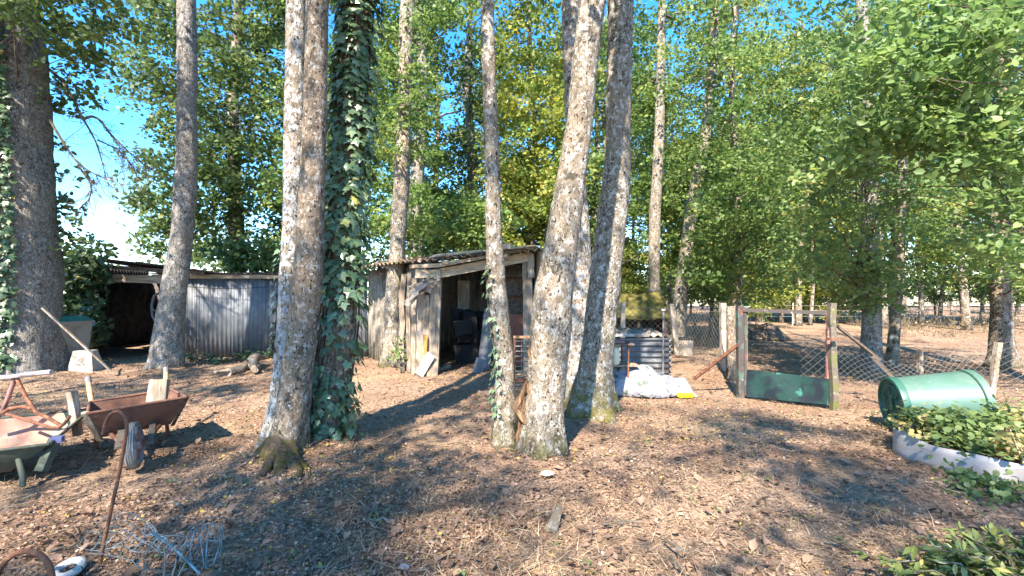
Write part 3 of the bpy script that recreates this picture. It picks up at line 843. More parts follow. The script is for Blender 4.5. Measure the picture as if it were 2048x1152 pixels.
dead_branch(mb, [(100, 240), (130, 290), (155, 330), (190, 350), (255, 372)], 9.3, 0.028)
dead_branch(mb, [(155, 330), (185, 370), (180, 400), (165, 410)], 9.3, 0.022)
dead_branch(mb, [(195, 280), (240, 300), (270, 340)], 9.8, 0.018)
TB.part('dead_branch', mb, 'limb')

def bg_tree(name, label, px, d, h, r, regions, seed, leaf, per, sr, mat, group=None, bmat='bark_far', lean=0.0, tmpl='quad', limb_every=2, rmax=None):
    ax = bg_axis(px, d, h, r, lean)
    T = Thing(name, label, 'tree', [*ax[0][:2], 0], group)
    a = spline(ax, 26)
    T.part('trunk', MB().tube(a[:, :3], a[:, 3], 10, lump=0.06, seed=seed, flare=0.4), bmat, smooth='all')
    px_foliage(T, regions, ax, seed, leaf, per, sr, mat, tmpl, limb_every=limb_every)
    return T

px_foliage(SHED_TREE, [(765, 20, 865, 200, 9.6, 10.6, 22), (755, 180, 860, 340, 9.6, 10.6, 20)], SHED_AX, 291, 0.10, 46, 0.36, 'leaf_beech', limb_every=2, limb_r=0.014)
# oak mass behind the long corrugated wall, open sky to its left
bg_tree('oak_tree', 'dark oak behind the corrugated wall, its foliage edging the open sky', 470, 17, 16, 0.33,
        [(265, -20, 380, 60, 15, 18, 22), (250, 60, 420, 190, 15.5, 18.5, 36), (290, 180, 420, 300, 15.5, 18.5, 26), (275, 300, 420, 460, 15, 18, 44), (300, 440, 420, 520, 15.5, 18, 20), (400, -20, 600, 130, 15, 19, 50),
         (400, 120, 600, 300, 15, 19, 56), (400, 300, 600, 540, 15, 18, 75), (430, 490, 600, 545, 13.2, 15, 26), (330, -200, 650, -20, 14, 19, 30)], 401, 0.17, 75, 0.75, 'leaf_oak', limb_every=3)
bg_tree('beech_tree', 'bushy bright green tree rising between the ivy-clad trunk and the shed roof', 690, 15.5, 14, 0.2,
        [(540, 330, 780, 540, 13.6, 16, 62), (560, 150, 800, 340, 14, 17, 54), (620, -40, 860, 160, 14, 17, 50), (745, 400, 1000, 500, 11.9, 13.4, 34), (560, -300, 860, -30, 13, 17, 30)], 411, 0.13, 110, 0.64, 'leaf_beech', limb_every=3)
bg_tree('ivied_tree', 'tall ivy-wrapped trunk high above the shed roof', 838, 14.5, 15, 0.3,
        [(780, 30, 870, 330, 13.8, 15.2, 46), (760, 300, 880, 480, 13.5, 15.5, 34), (700, -260, 1000, 30, 13, 17, 40), (850, -10, 960, 60, 14, 16, 14)], 421, 0.12, 75, 0.48, 'leaf_beech', limb_every=4, bmat='bark_grey')
bg_tree('spreading_oak', 'dark crooked-limbed oak behind the shed, blue sky between its branches', 940, 18.5, 16, 0.28,
        [(850, 220, 985, 400, 17, 20, 24), (940, 20, 1000, 220, 17, 20, 14), (860, 380, 1000, 500, 15, 18.5, 44), (880, -300, 1100, 10, 16, 20, 30), (850, 100, 950, 160, 17, 20, 5)], 431, 0.16, 85, 0.7, 'leaf_oak', limb_every=1, bmat='bark_grey')
bg_tree('yellowing_tree', 'yellow-green tree filling the gap between the slim and the leaning trunk', 1065, 17, 15, 0.18,
        [(985, 20, 1150, 160, 15, 18.5, 44), (985, 150, 1150, 340, 14, 18, 60), (985, 330, 1140, 500, 13.5, 17, 60), (960, -300, 1200, 20, 14, 18, 34)], 441, 0.14, 105, 0.64, 'leaf_yellow', limb_every=3)
bg_tree('green_beech', 'mid green tree seen just left and right of the thick mossy-footed trunk', 1190, 18, 15, 0.18,
        [(1130, 60, 1220, 500, 15, 19, 70), (1240, 20, 1320, 200, 16, 19, 26), (1245, 200, 1330, 330, 16, 20, 18), (1250, 330, 1380, 520, 16, 20, 34), (1150, -300, 1400, 20, 14, 19, 36)], 451, 0.14, 105, 0.64, 'leaf_beech', limb_every=3)
bg_tree('golden_tree', 'small golden-leaved tree glowing behind the two thin pale trunks', 1340, 21, 9, 0.12,
        [(1270, 290, 1400, 420, 20, 22, 30), (1300, 200, 1400, 300, 20, 22, 12)], 461, 0.16, 80, 0.8, 'leaf_yellow', limb_every=3)
bg_tree('slanting_beech', 'leafy green tree behind the gate, left part of the dense right-hand foliage', 1470, 13.5, 13, 0.15,
        [(1400, 300, 1580, 480, 10.5, 14, 70), (1380, 440, 1600, 575, 11, 15, 46), (1420, 60, 1520, 300, 11, 14.5, 34), (1330, 60, 1420, 200, 13, 16, 18), (1380, 470, 1490, 585, 12, 15, 16), (1350, 220, 1440, 420, 13, 16, 24), (1380, -120, 1600, 40, 10, 14, 18)], 471, 0.11, 80, 0.5, 'leaf_beech', limb_every=2)

# right-hand foliage: two trees behind the fence plus one whose branches reach in from beyond the right edge
axR = px_trunk([(1742, 760, 22), (1744, 650, 20), (1742, 500, 18), (1735, 300, 16), (1728, 100, 13), (1722, 0, 12)], 9.6, 11)
T = Thing('ivied_fence_tree', 'leaf-hung trunk standing just behind the chain-link right of the gate', 'tree', [*axR[0][:2], 0])
trunk_mesh(T, axR, 'bark_grey', 14, sides=18, rings=60)
px_foliage(T, [(1560, 330, 1800, 560, 7.6, 10.5, 74), (1540, 180, 1800, 360, 7.4, 10.5, 60), (1600, 60, 1800, 200, 7.4, 10, 30), (1690, 520, 1790, 620, 8.6, 10, 26), (1480, -100, 1900, 40, 7, 11, 20), (1500, 20, 1700, 110, 8, 11, 12)], axR, 501, 0.088, 62, 0.42, 'leaf_hazel', limb_every=2, limb_r=0.016)
axR1 = px_trunk([(1782, 755, 13), (1790, 650, 12), (1798, 500, 11), (1805, 300, 9), (1810, 100, 7), (1812, 0, 6)], 10.2, 10)
T = Thing('fence_sapling', 'thinner second stem close to the right of the leaf-hung fence tree', 'tree', [*axR1[0][:2], 0])
trunk_mesh(T, axR1, 'bark_far', 15, sides=12, rings=50)
px_foliage(T, [(1780, 380, 1900, 560, 9, 11, 34), (1790, 200, 1880, 380, 9, 11.5, 20), (1760, -50, 1900, 100, 9, 12, 12)], axR1, 511, 0.09, 60, 0.45, 'leaf_hazel', limb_every=3, limb_r=0.014)
axR2 = px_trunk([(2006, 735, 30), (2003, 650, 22), (2000, 560, 20), (2000, 400, 18), (2004, 250, 17), (2010, 0, 15)], 9.6, 12)
T = Thing('dark_trunk_tree', 'rough dark brown trunk at the right edge behind the drooping chain-link', 'tree', [*axR2[0][:2], 0])
trunk_mesh(T, axR2, 'bark_brown', 16, sides=20, rings=60, flare=0.7)
px_foliage(T, [(1880, 440, 2080, 560, 8, 10.5, 46), (1900, 240, 2080, 440, 8.5, 11, 26), (1840, -100, 2200, 30, 7, 11, 20)], axR2, 521, 0.09, 60, 0.45, 'leaf_beech', limb_every=2, limb_r=0.016)
axR3 = np.array([[8.6 + 0.05 * z, 6.0, z, max(0.04, 0.16 * (1 - z / 12))] for z in np.linspace(-0.1, 10, 14)])
T = Thing('hazel_tree', 'hazel reaching in from beyond the right edge with broad sunlit leaves', 'tree', [*axR3[0][:2], 0])
trunk_mesh(T, axR3, 'bark_far', 17, sides=14, rings=40)
px_foliage(T, [(1720, 60, 2080, 190, 5.2, 7.2, 46), (1820, -40, 2100, 90, 5.0, 7.0, 34), (1860, 180, 2100, 330, 5.4, 7.4, 40), (1700, 180, 1900, 300, 5.6, 7.2, 28), (1950, 330, 2100, 520, 5.6, 7.6, 24), (1650, 260, 1760, 350, 6, 7.4, 10), (1750, -160, 2200, -40, 5, 8, 12)], axR3, 531, 0.105, 68, 0.38, 'leaf_hazel', limb_every=2, limb_r=0.016)

# ------------------------------------------------------------------ generic woodland: shared meshes, one thing per tree
def variant(seed, h, z0, rmax, nl, spr, per, leaf, mat, tr, sr=0.6, shape='round'):
    ax = np.array([[0.14 * math.sin(z * 0.6 + seed), 0.14 * math.cos(z * 0.5 + seed) - 0.14 * math.cos(seed), z, max(0.025, tr * (1 - 0.85 * max(0, z) / h))] for z in np.linspace(-0.1, h, 18)])
    a = spline(ax, 26)
    tm = MB().tube(a[:, :3], a[:, 3], 9, lump=0.07, seed=seed, flare=0.45)
    lm, cm = crown_part(ax, z0, h, rmax, nl, leaf, mat, seed, spr, per, sr, shape=shape)
    def me(name, mb, mat):
        o = mesh_obj(name, mb, mat, smooth='all')
        m = o.data
        bpy.data.objects.remove(o)
        return m
    return me('trunk', tm, 'bark_far'), me('limbs', lm, 'limb'), cm
VAR = {
    'tall_a': variant(601, 16, 4.5, 3.2, 28, 5, 85, 0.16, 'leaf_beech', 0.20, 0.75),
    'tall_b': variant(611, 17, 5.5, 3.2, 26, 5, 85, 0.17, 'leaf_oak', 0.22, 0.78),
    'tall_c': variant(621, 15, 3.2, 2.8, 26, 5, 85, 0.15, 'leaf_yellow', 0.15, 0.70),
    'yard': variant(661, 12, 5.0, 2.7, 14, 4, 52, 0.13, 'leaf_beech', 0.07, 0.62),
    'pole': variant(631, 14, 6.0, 2.0, 16, 4, 70, 0.16, 'leaf_beech', 0.11, 0.62),
    'under': variant(641, 6.5, 1.3, 2.1, 30, 6, 90, 0.12, 'leaf_beech', 0.07, 0.5, 'cone'),
    'under_y': variant(651, 5.0, 1.0, 1.9, 26, 6, 90, 0.12, 'leaf_yellow', 0.06, 0.5, 'cone'),
}
def place_tree(var, name, label, group, x, y, rz, sc):
    o = bpy.data.objects.new(name, None)
    COL.objects.link(o)
    o.location = (x, y, 0)
    o.rotation_euler = (0, 0, rz)
    o.scale = (sc, sc, sc)
    tag(o, label, 'tree', group)
    for nm, me in zip(('trunk', 'limbs', 'crown'), VAR[var]):
        c_ = link(nm, me, parent=o)
        if nm == 'limbs':
            c_['kind'] = 'stuff'
    return o
r = np.random.default_rng(77)
LAB = {'tall_a': ('woodland_tree', 'tall green woodland tree', 'tall green trees of the wood'),
       'tall_b': ('woodland_oak', 'tall dark woodland oak', 'tall oaks of the wood'),
       'tall_c': ('yellowing_woodland_tree', 'tall yellowing woodland tree', 'yellowing trees of the wood'),
       'pole': ('pole_tree', 'thin bare-stemmed pole tree', 'thin pole trees of the wood'),
       'under': ('understorey_tree', 'low green understorey tree', 'low understorey trees'),
       'under_y': ('yellow_understorey_tree', 'low yellow-green understorey tree', 'low yellow understorey trees')}
spots = []
for (px, d_, v) in [(720, 22, 'tall_a'), (600, 24, 'tall_b'), (870, 26, 'tall_b'), (1010, 24, 'tall_c'), (1120, 23, 'tall_a'), (1210, 25, 'tall_a'), (640, 20, 'under'), (860, 19, 'under'), (960, 18, 'under_y'), (1040, 19, 'under'), (1150, 21, 'under_y'),
                    (1300, 28, 'tall_c'), (1440, 23, 'tall_a'), (1520, 27, 'tall_c'), (1600, 24, 'tall_c'), (1680, 27, 'tall_a'), (1760, 22, 'tall_a'), (1840, 26, 'tall_c'), (1925, 21, 'tall_c'), (2000, 25, 'tall_a'), (2100, 20, 'tall_a'),
                    (1420, 17, 'under'), (1510, 22, 'under_y'), (1590, 26, 'under_y'), (1560, 30, 'under'), (1660, 28, 'under_y'), (1470, 28, 'under'), (1380, 27, 'under'), (1265, 24, 'under_y'), (1710, 30, 'under'), (1960, 30, 'under'), (2030, 26, 'under')]:
    spots.append((v, (px - CX) / F * d_, d_))
for i in range(44):
    d_ = r.uniform(24, 56)
    px = r.uniform(1230, 2080)
    spots.append((('pole', 'pole', 'pole', 'under_y', 'pole', 'under', 'pole')[i % 7], (px - CX) / F * d_, d_))
MARKS = [(620, 'above the corrugated wall'), (740, 'left of the shed roof'), (870, 'over the shed roof'), (1010, 'beside the slim trunk'), (1120, 'behind the hollow trunk'), (1210, 'behind the mossy-footed trunk'), (1290, 'above the mossy hut'),
         (1370, 'behind the leaning tree'), (1440, 'left of the gate'), (1520, 'through the gate, left half'), (1610, 'through the gate, right half'), (1690, 'right of the gate'), (1760, 'behind the leaf-hung fence tree'), (1840, 'left of the barrel'), (1920, 'above the barrel'), (2000, 'by the dark right-hand trunk'), (2090, 'at the right edge')]
ORD = ['nearest', 'second nearest', 'third nearest', 'fourth nearest', 'fifth nearest', 'sixth nearest', 'seventh nearest', 'farthest']
seen_at = {}
for v, x, y in sorted(spots, key=lambda q: q[2]):
    n_, l_, g_ = LAB[v]
    mk = min(MARKS, key=lambda q: abs(q[0] - (CX + F * x / y)))[1]
    k_ = seen_at.get((v, mk), 0)
    seen_at[(v, mk)] = k_ + 1
    l_ = l_ + ' seen ' + mk + ', ' + ORD[min(k_, 7)]
    place_tree(v, n_, l_, g_, x, y, r.uniform(0, 6.28), r.uniform(0.85, 1.15))
# unseen trees added behind and beside the view to cast the dappled shade
for (x, y, v, sc) in [(-5.2, -4.4, 'yard', 0.9), (0.4, -7.2, 'yard', 1.0), (-3.4, -4.6, 'yard', 0.8), (0.5, -2.6, 'yard', 0.8), (-8.5, 4.7, 'yard', 1.0), (-7.4, 2.6, 'yard', 1.1), (-11.6, 3.0, 'yard', 1.1), (-9.6, -1.8, 'yard', 0.9), (-2.9, -0.9, 'yard', 0.85), (-5.2, -9.5, 'yard', 1.1)]:
    place_tree(v, 'unseen_shade_tree', 'unseen leafy tree added out of view to shade the yard', 'unseen trees added for shade', x, y, r.uniform(0, 6.28), sc)

# ------------------------------------------------------------------ ivy
def ivy_points(ax, n, z0, z1, seed, th0=-math.pi, th1=math.pi, off=(0.03, 0.13), keep=None):
    r = np.random.default_rng(seed)
    P, N, Dv = [], [], []
    while len(P) < n:
        z = r.uniform(z0, z1)
        th = r.uniform(th0, th1)                          # 0 faces the viewer, + to the right
        if keep and not keep(z, th, r):
            continue
        c = np.array([np.interp(z, ax[:, 2], ax[:, q]) for q in range(4)])
        o = A(math.sin(th), -math.cos(th), 0)
        P.append(A(c[0], c[1], z) + o * (c[3] + r.uniform(*off)))
        N.append(o + A(*r.normal(0, 0.24, 3)) + A(0, 0, 0.5))
        Dv.append(A(0, 0, -1) + A(*r.normal(0, 0.45, 3)))
    return np.array(P), np.array(N), np.array(Dv)

def keep_main(z, th, r):
    if 0.72 < z < 1.35 and r.random() < 0.45 + 0.3 * (0.0 < th < 1.2): return False
    if 0.4 < z < 0.8 and r.random() < 0.25: return False
    return True
ivy_T = Thing('ivy_plant', 'thick curtain of large dark ivy leaves climbing the trunk left of centre', 'ivy', [ax2[0][0], ax2[0][1], 0])
P1, N1, D1 = ivy_points(ax2, 1650, 0.05, 5.3, 701, -1.9, 1.9, (0.015, 0.11), keep_main)
P2, N2, D2 = ivy_points(ax2, 130, 0.05, 0.5, 702, -2.2, 2.2, (0.05, 0.24))
P1, N1, D1 = np.vstack([P1, P2]), np.vstack([N1, N2]), np.vstack([D1, D2])
sz1 = np.random.default_rng(703).uniform(0.05, 0.125, len(P1))
sz1[len(P1) - 130:] *= 0.75
front = P1[:, 1] < np.interp(P1[:, 2], ax2[:, 2], ax2[:, 1]) - 0.02
inview = P1[:, 2] < 4.65
score = sz1 * (front & inview)
big = np.argsort(-score)[:298]
ivy_tm = []
for k in range(5):
    tv, tf = T_ivy()
    rk = np.random.default_rng(k)
    tv = tv * A(rk.uniform(0.85, 1.1), 1, 1) + rk.normal(0, 0.025, tv.shape)
    me = bpy.data.meshes.new('leaf')
    me.from_pydata(tv.tolist(), [], tf)
    me.materials.append(MAT['ivy_leaf'])
    ivy_tm.append(me)
from mathutils import Matrix
def leaf_objects(T, P, N, Dv, sz, meshes, name='leaf'):
    for i in range(len(P)):
        n = unit(N[i])
        dv = unit(Dv[i] - n * np.dot(Dv[i], n))
        x = np.cross(dv, n)
        o = bpy.data.objects.new(name, meshes[i % len(meshes)])
        COL.objects.link(o)
        o.parent = T.o
        m = Matrix(((x[0], dv[0], n[0], 0), (x[1], dv[1], n[1], 0), (x[2], dv[2], n[2], 0), (0, 0, 0, 1)))
        o.matrix_local = Matrix.Translation(Vector(P[i] - T.loc)) @ m @ Matrix.Scale(float(sz[i]), 4)
leaf_objects(ivy_T, P1[big], N1[big], D1[big], sz1[big], ivy_tm)
rest = np.ones(len(P1), bool)
rest[big] = False
o = link('small_leaves', leaves_mesh('small_leaves', P1[rest] - ivy_T.loc, N1[rest], sz1[rest], T_ivy(), 'leaf_ivy', D1[rest], 704), parent=ivy_T.o)
tag(o, kind='stuff')
mb = MB()
for k in range(7):
    th = -1.3 + k * 0.45
    pts = []
    for z in np.linspace(0, 5.2, 26):
        c = np.array([np.interp(z, ax2[:, 2], ax2[:, q]) for q in range(4)])
        t2 = th + 0.25 * math.sin(z * 1.7 + k)
        pts.append(A(c[0] + math.sin(t2) * (c[3] + 0.02), c[1] - math.cos(t2) * (c[3] + 0.02), z))
    mb.tube(pts, 0.012, 5)
ivy_T.part('stem', mb, 'limb')

def small_ivy(name, label, ax, n, z0, z1, seed, size, th0, th1, off=(0.02, 0.08), nobj=0):
    T = Thing(name, label, 'ivy', [*ax[0][:2], 0])
    P, N, Dv = ivy_points(ax, n, z0, z1, seed, th0, th1, off)
    sz = np.random.default_rng(seed).uniform(size * 0.6, size * 1.2, n)
    if nobj:
        leaf_objects(T, P[:nobj], N[:nobj], Dv[:nobj], sz[:nobj], ivy_tm)
    if n > nobj:
        o = link('foliage', leaves_mesh('foliage', P[nobj:] - T.loc, N[nobj:], sz[nobj:], T_ivy(), 'leaf_ivy', Dv[nobj:], seed), parent=T.o)
        tag(o, kind='stuff')
    mb = MB()
    pts = []
    for z in np.linspace(max(0, z0), z1, 18):
        c = np.array([np.interp(z, ax[:, 2], ax[:, q]) for q in range(4)])
        t2 = (th0 + th1) / 2 + 0.3 * math.sin(z * 3)
        pts.append(A(c[0] + math.sin(t2) * (c[3] + 0.012), c[1] - math.cos(t2) * (c[3] + 0.012), z))
    mb.tube(pts, 0.008, 5)
    T.part('stem', mb, 'limb')
small_ivy('ivy_runner', 'thin runner of small ivy leaves on the slim trunk before the shed', ax3, 75, 0.35, 1.85, 711, 0.062, -1.9, -0.3, (0.01, 0.06), 75)
small_ivy('trunk_ivy', 'dense dark ivy on the left flank of the huge trunk', BIG_AX, 3400, 0.2, 7.4, 721, 0.11, -1.2, 0.74, (0.02, 0.14))
small_ivy('stem_ivy', 'few ivy leaves clinging left of the twin-stemmed pale trunk', ax1b, 30, 1.0, 2.0, 731, 0.07, -1.7, -0.9, (0.01, 0.06), 30)

# ------------------------------------------------------------------ sheds and walls
def corr(p0, U, V, pitch=0.11, amp=0.016, thick=0.004, nv=3, bow=0.0, phase=0.0, ragged=0.0, seed=0):
    """corrugated sheet: ribs run along V"""
    p0, U, V = (np.asarray(q, float) for q in (p0, U, V))
    w = np.linalg.norm(U)
    N = unit(np.cross(U, V))
    nu = max(9, int(w / pitch * 8) + 1)
    r = np.random.default_rng(seed)
    rag = r.normal(0, ragged, nu)
    P = np.zeros((nu, nv, 3))
    for i, s in enumerate(np.linspace(0, 1, nu)):
        for j, t in enumerate(np.linspace(0, 1, nv)):
            off = amp * math.sin(2 * math.pi * (s * w / pitch) + phase) + bow * math.sin(math.pi * t)
            P[i, j] = p0 + U * s + V * (t + (rag[i] if j == 0 else 0)) + N * off
    return MB().sheet(P, thick)

# long galvanised wall
WA, WB = A(-8.75, 11.75, 0), A(-3.72, 12.0, 0)
T = Thing('corrugated_wall', 'long wall of upright grey galvanised corrugated sheets between the two sheds', 'wall', WA)
n_s = 6
for i in range(n_s):
    a = WA + (WB - WA) * (i / n_s)
    U = (WB - WA) / n_s * 1.03
    dz = 0.02 * math.sin(i * 2.1)
    T.part('corrugated_sheet', corr(a + A(0, -0.012 * (i % 2), -0.04 + dz), U, A(0.01 * math.sin(i), 0, 2.02), seed=i, bow=0.01), 'galv', smooth='all')
T.part('top_rail', MB().bar(WA + A(-0.2, -0.06, 2.02), WB + A(0.1, -0.06, 2.0), 0.07, 0.10, jit=0.006), 'timber_h')
T.part('cap_sheet', corr(WA + A(-0.3, -0.16, 2.09), (WB - WA) * 1.04, A(0, 1.4, 0.02), nv=2, amp=0.014), 'tin_dark', smooth='all')
# sagging cable on it
mb = MB()
a, b = W(368, 573, 11.55), W(566, 570, 11.6)
mb.tube([a + (b - a) * t + A(0, 0, -0.07 * math.sin(math.pi * t)) for t in np.linspace(0, 1, 16)], 0.008, 5)
single('cable', 'thin dark cable sagging across the galvanised corrugated wall', 'cable', mb, 'black', a)

# dark open shed at far left
SX0, SX1, SD = -10.95, -8.72, 11.7
T = Thing('open_shed', 'low dark open-fronted shed at far left under a corrugated roof', 'shed', [SX0, SD, 0])
def zroof(x): return 2.50 + (x - (-10.6)) * (2.13 - 2.50) / (-7.4 + 10.6)
for i in range(5):
    x0 = -11.9 + i * 0.92
    U = A(0.97, 0, zroof(x0 + 0.97) - zroof(x0))
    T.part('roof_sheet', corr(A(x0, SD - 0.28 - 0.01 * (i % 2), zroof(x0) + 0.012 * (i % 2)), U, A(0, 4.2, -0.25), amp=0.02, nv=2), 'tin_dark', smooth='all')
T.part('lintel', MB().bar(A(-11.6, SD - 0.05, 2.02), A(-8.55, SD - 0.05, 1.93), 0.09, 0.18, jit=0.012), 'timber_h')
T.part('rafter_board', MB().bar(A(-11.6, SD - 0.12, 2.36), A(-7.6, SD - 0.12, 2.08), 0.03, 0.11, jit=0.008), 'timber_dark')
for x in (-10.45, -8.72):
    T.part('post', MB().tube([A(x, SD + 0.02, -0.05), A(x + 0.02, SD + 0.02, 1.0), A(x, SD + 0.02, 1.95)], [0.085, 0.075, 0.07], 8, lump=0.08, seed=int(abs(x) * 9)), 'timber_dark', smooth=True)
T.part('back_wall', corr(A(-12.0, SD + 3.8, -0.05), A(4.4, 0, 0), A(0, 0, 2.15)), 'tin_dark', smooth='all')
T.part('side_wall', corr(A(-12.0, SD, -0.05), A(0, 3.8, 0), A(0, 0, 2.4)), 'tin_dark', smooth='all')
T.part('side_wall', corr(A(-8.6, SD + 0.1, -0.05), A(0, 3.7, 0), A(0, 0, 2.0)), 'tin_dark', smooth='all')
T.part('front_board', MB().box(A(-11.4, SD + 0.05, 1.0), (1.6, 0.03, 2.1), jit=0.01), 'timber_dark')
# ivy mound over its left end
def bush(name, label, cat, C, R, n, leaf, mat, tmpl, seed, loc, stems=6, flat=0.5, njit=0.9, kind=None, D=None):
    T = Thing(name, label, cat, loc)
    P, N, rnd = sprays(np.asarray(C), np.asarray(R), n, seed, flat=flat, droop=0.1, njit=njit)
    P[:, 2] = np.maximum(P[:, 2], 0.02)
    o = link('foliage', leaves_mesh('foliage', P - T.loc, N, leaf * np.random.default_rng(seed).uniform(0.6, 1.25, len(P)), tmpl, mat, D, seed, rnd), parent=T.o)
    tag(o, kind='stuff')
    mb = MB()
    r = np.random.default_rng(seed)
    for c in list(C)[:stems]:
        mb.tube(limb_path(A(loc[0], loc[1], 0) + A(*r.normal(0, 0.08, 2), -0.03), c, 0.05, r, 6), np.linspace(0.02, 0.006, 6), 4)
    T.part('stem', mb, 'limb')
    return T
r = np.random.default_rng(31)
C = [W(r.uniform(90, 200), r.uniform(522, 560), r.uniform(11.0, 11.5)) for _ in range(26)] + [W(r.uniform(90, 178), r.uniform(545, 690), r.uniform(11.0, 11.4)) for _ in range(44)]
bush('ivy_mound', 'dark ivy mound smothering the left end of the open shed', 'ivy', C, [0.34] * len(C), 70, 0.12, 'leaf_ivy', T_ivy(), 801, (-10.6, 11.2, 0))
# hose hanging at the right of the opening
mb = MB()
mb.tube([W(320, 585, 11.5), W(308, 592, 11.5), W(303, 612, 11.5), W(305, 632, 11.5), W(312, 645, 11.5)], 0.03, 8)
mb.tube([W(306, 618, 11.5), W(314, 625, 11.5), W(322, 628, 11.5)], 0.02, 6)
single('hose', 'grey hose loop hanging inside the dark opening by the straight trunk', 'hose', mb, 'grey_board', W(303, 645, 11.5))

# beige bin with green lid
def tapered(c, w0, d0, w1, d1, h, R):
    v = []
    for (w, dd, z) in ((w0, d0, 0), (w1, d1, h)):
        for (sx, sy) in ((-1, -1), (1, -1), (1, 1), (-1, 1)):
            v.append(c + R @ A(sx * w / 2, sy * dd / 2, z))
    return v, [(3, 2, 1, 0), (4, 5, 6, 7), (0, 1, 5, 4), (1, 2, 6, 5), (2, 3, 7, 6), (3, 0, 4, 7)]
c = A(-9.27, 9.75, 0)
R = rotz(-0.25)
T = Thing('lidded_bin', 'tapered beige bin with dark green lid, tucked behind the huge trunk', 'bin', c)
T.part('body', MB().add(*tapered(c + A(0, 0, -0.02), 0.42, 0.45, 0.58, 0.6, 0.98, R)), 'bin_beige')
T.part('rim', MB().box(c + A(0, 0, 0.985), (0.63, 0.65, 0.045), R), 'bin_beige')
lid = MB().add(*tapered(c + A(0, 0, 1.012), 0.64, 0.66, 0.40, 0.42, 0.10, R))
T.part('lid', lid, 'lid_teal')
mb = MB().add(*tapered(A(-8.72, 9.6, -0.03), 0.46, 0.40, 0.30, 0.28, 0.44, rotz(0.35)))
mb.v = [tuple(A(*v) + RNG.normal(0, 0.02, 3)) for v in mb.v]
single('white_block', 'rough whitish block on the ground beside the beige bin', 'block', mb, 'white_block', (-8.62, 9.55, -0.03))
mb = MB().bar(W(84, 616, 8.6), W(222, 742, 9.0), 0.05, 0.03, jit=0.003)
single('leaning_plank', 'long thin plank slanting from the huge trunk down to the ground', 'plank', mb, 'timber', G(222, 742))

# main shed with open doorway
FL, FR, BL, BR = A(-1.55, 9.35, 0), A(0.40, 9.5, 0), A(-3.62, 11.95, 0), A(-0.1, 12.6, 0)
def zr(x, y): return 2.20 + 0.095 * (x + 1.55) + 0.085 * (y - 9.35)
T = Thing('wooden_shed', 'ramshackle shed of old timber and corrugated sheets with open doorway', 'shed', FL)
def post(mb, a, b, w, dd, jit=0.008):
    n = 7
    pts = [a + (b - a) * t + A(*RNG.normal(0, jit, 2), 0) for t in np.linspace(0, 1, n)]
    v, f = [], []
    for p in pts:
        k = 1 + RNG.normal(0, 0.035)
        for (sx, sy) in ((-1, -1), (1, -1), (1, 1), (-1, 1)):
            v.append(p + A(sx * w / 2 * k, sy * dd / 2 * k, 0))
    for i in range(n - 1):
        for q in range(4):
            f.append((i * 4 + q, i * 4 + (q + 1) % 4, i * 4 + 4 + (q + 1) % 4, i * 4 + 4 + q))
    f += [(3, 2, 1, 0), tuple((n - 1) * 4 + q for q in range(4))]
    return mb.add(v, f)
T.part('front_post', post(MB(), W(866, 750, 9.3) * A(1, 1, 0) + A(0, 0, -0.05), W(875, 542, 9.3), 0.20, 0.16), 'timber')
T.part('front_post', post(MB(), W(1056, 745, 9.45) * A(1, 1, 0) + A(0, 0, -0.05), W(1055, 504, 9.45), 0.19, 0.16), 'timber')
T.part('post_block', post(MB(), W(1062, 555, 9.34), W(1061, 508, 9.34), 0.13, 0.08), 'timber')
T.part('post_block', post(MB(), W(878, 562, 9.18), W(878, 540, 9.18), 0.07, 0.06), 'timber')
mb = MB().tube([W(1086, 742, 9.6), W(1083, 640, 9.6), W(1072, 600, 9.6), W(1079, 560, 9.6), W(1080, 500, 9.6)], [0.09, 0.085, 0.10, 0.085, 0.08], 10, lump=0.12, seed=4)
T.part('corner_log', mb, 'timber', smooth=True)
T.part('front_beam', MB().bar(W(862, 551, 9.22), W(1066, 511, 9.36), 0.10, 0.17, jit=0.012), 'timber_h')
T.part('fascia_board', MB().bar(W(820, 533, 9.5), W(880, 531, 9.05), 0.035, 0.07, jit=0.006), 'timber_h')
T.part('fascia_board', MB().bar(W(876, 531, 9.06), W(1068, 497, 9.16), 0.035, 0.06, jit=0.006), 'timber_h')
# side wall sheets
side_n = 4
for i in range(side_n):
    s0 = FL + (BL - FL) * (0.13 + 0.87 * i / side_n)
    U = (BL - FL) * 0.87 / side_n * 1.04
    T.part('side_sheet', corr(s0 + A(-0.015 * (i % 2), -0.015 * (i % 2), -0.05), U, A(0, 0, zr(*s0[:2]) + 0.0), pitch=0.15, amp=0.025, thick=0.007, seed=i + 9, ragged=0.01), 'fibro', smooth='all')
# board door parts left of the doorway
for i, (px0, px1, top, bot, dd, w) in enumerate([(829, 826, 556, 735, 9.42, 0.10), (843, 838, 585, 738, 9.36, 0.13), (853, 851, 590, 742, 9.30, 0.12), (806, 803, 548, 726, 9.75, 0.11), (818, 816, 545, 730, 9.62, 0.08)]):
    T.part('upright_board', post(MB(), W(px1, bot, dd) * A(1, 1, 0) + A(0, 0, -0.04), W(px0, top, dd), w, 0.035, jit=0.012), 'timber')
T.part('upper_board', MB().box(W(848, 548, 9.33), (0.34, 0.03, 0.17), jit=0.006), 'timber_h')
mb = MB()
P = np.zeros((11, 9, 3))
for i in range(11):
    for j in range(9):
        u, v = i / 10, j / 8
        x = 817 + 49 * u + 4 * math.sin(v * 5) - (5 if v > 0.7 else 0) * (1 - u)
        y = 574 - 22 * u + (36 + 8 * math.sin(u * 7) - 6 * u) * v
        P[i, j] = W(x, y, 9.08 + 0.05 * math.sin(u * 6 + v * 4) + 0.03 * math.sin(v * 9))
T.part('bark_scrap', mb.sheet(P, 0.02), 'bark_scrap', smooth=True)
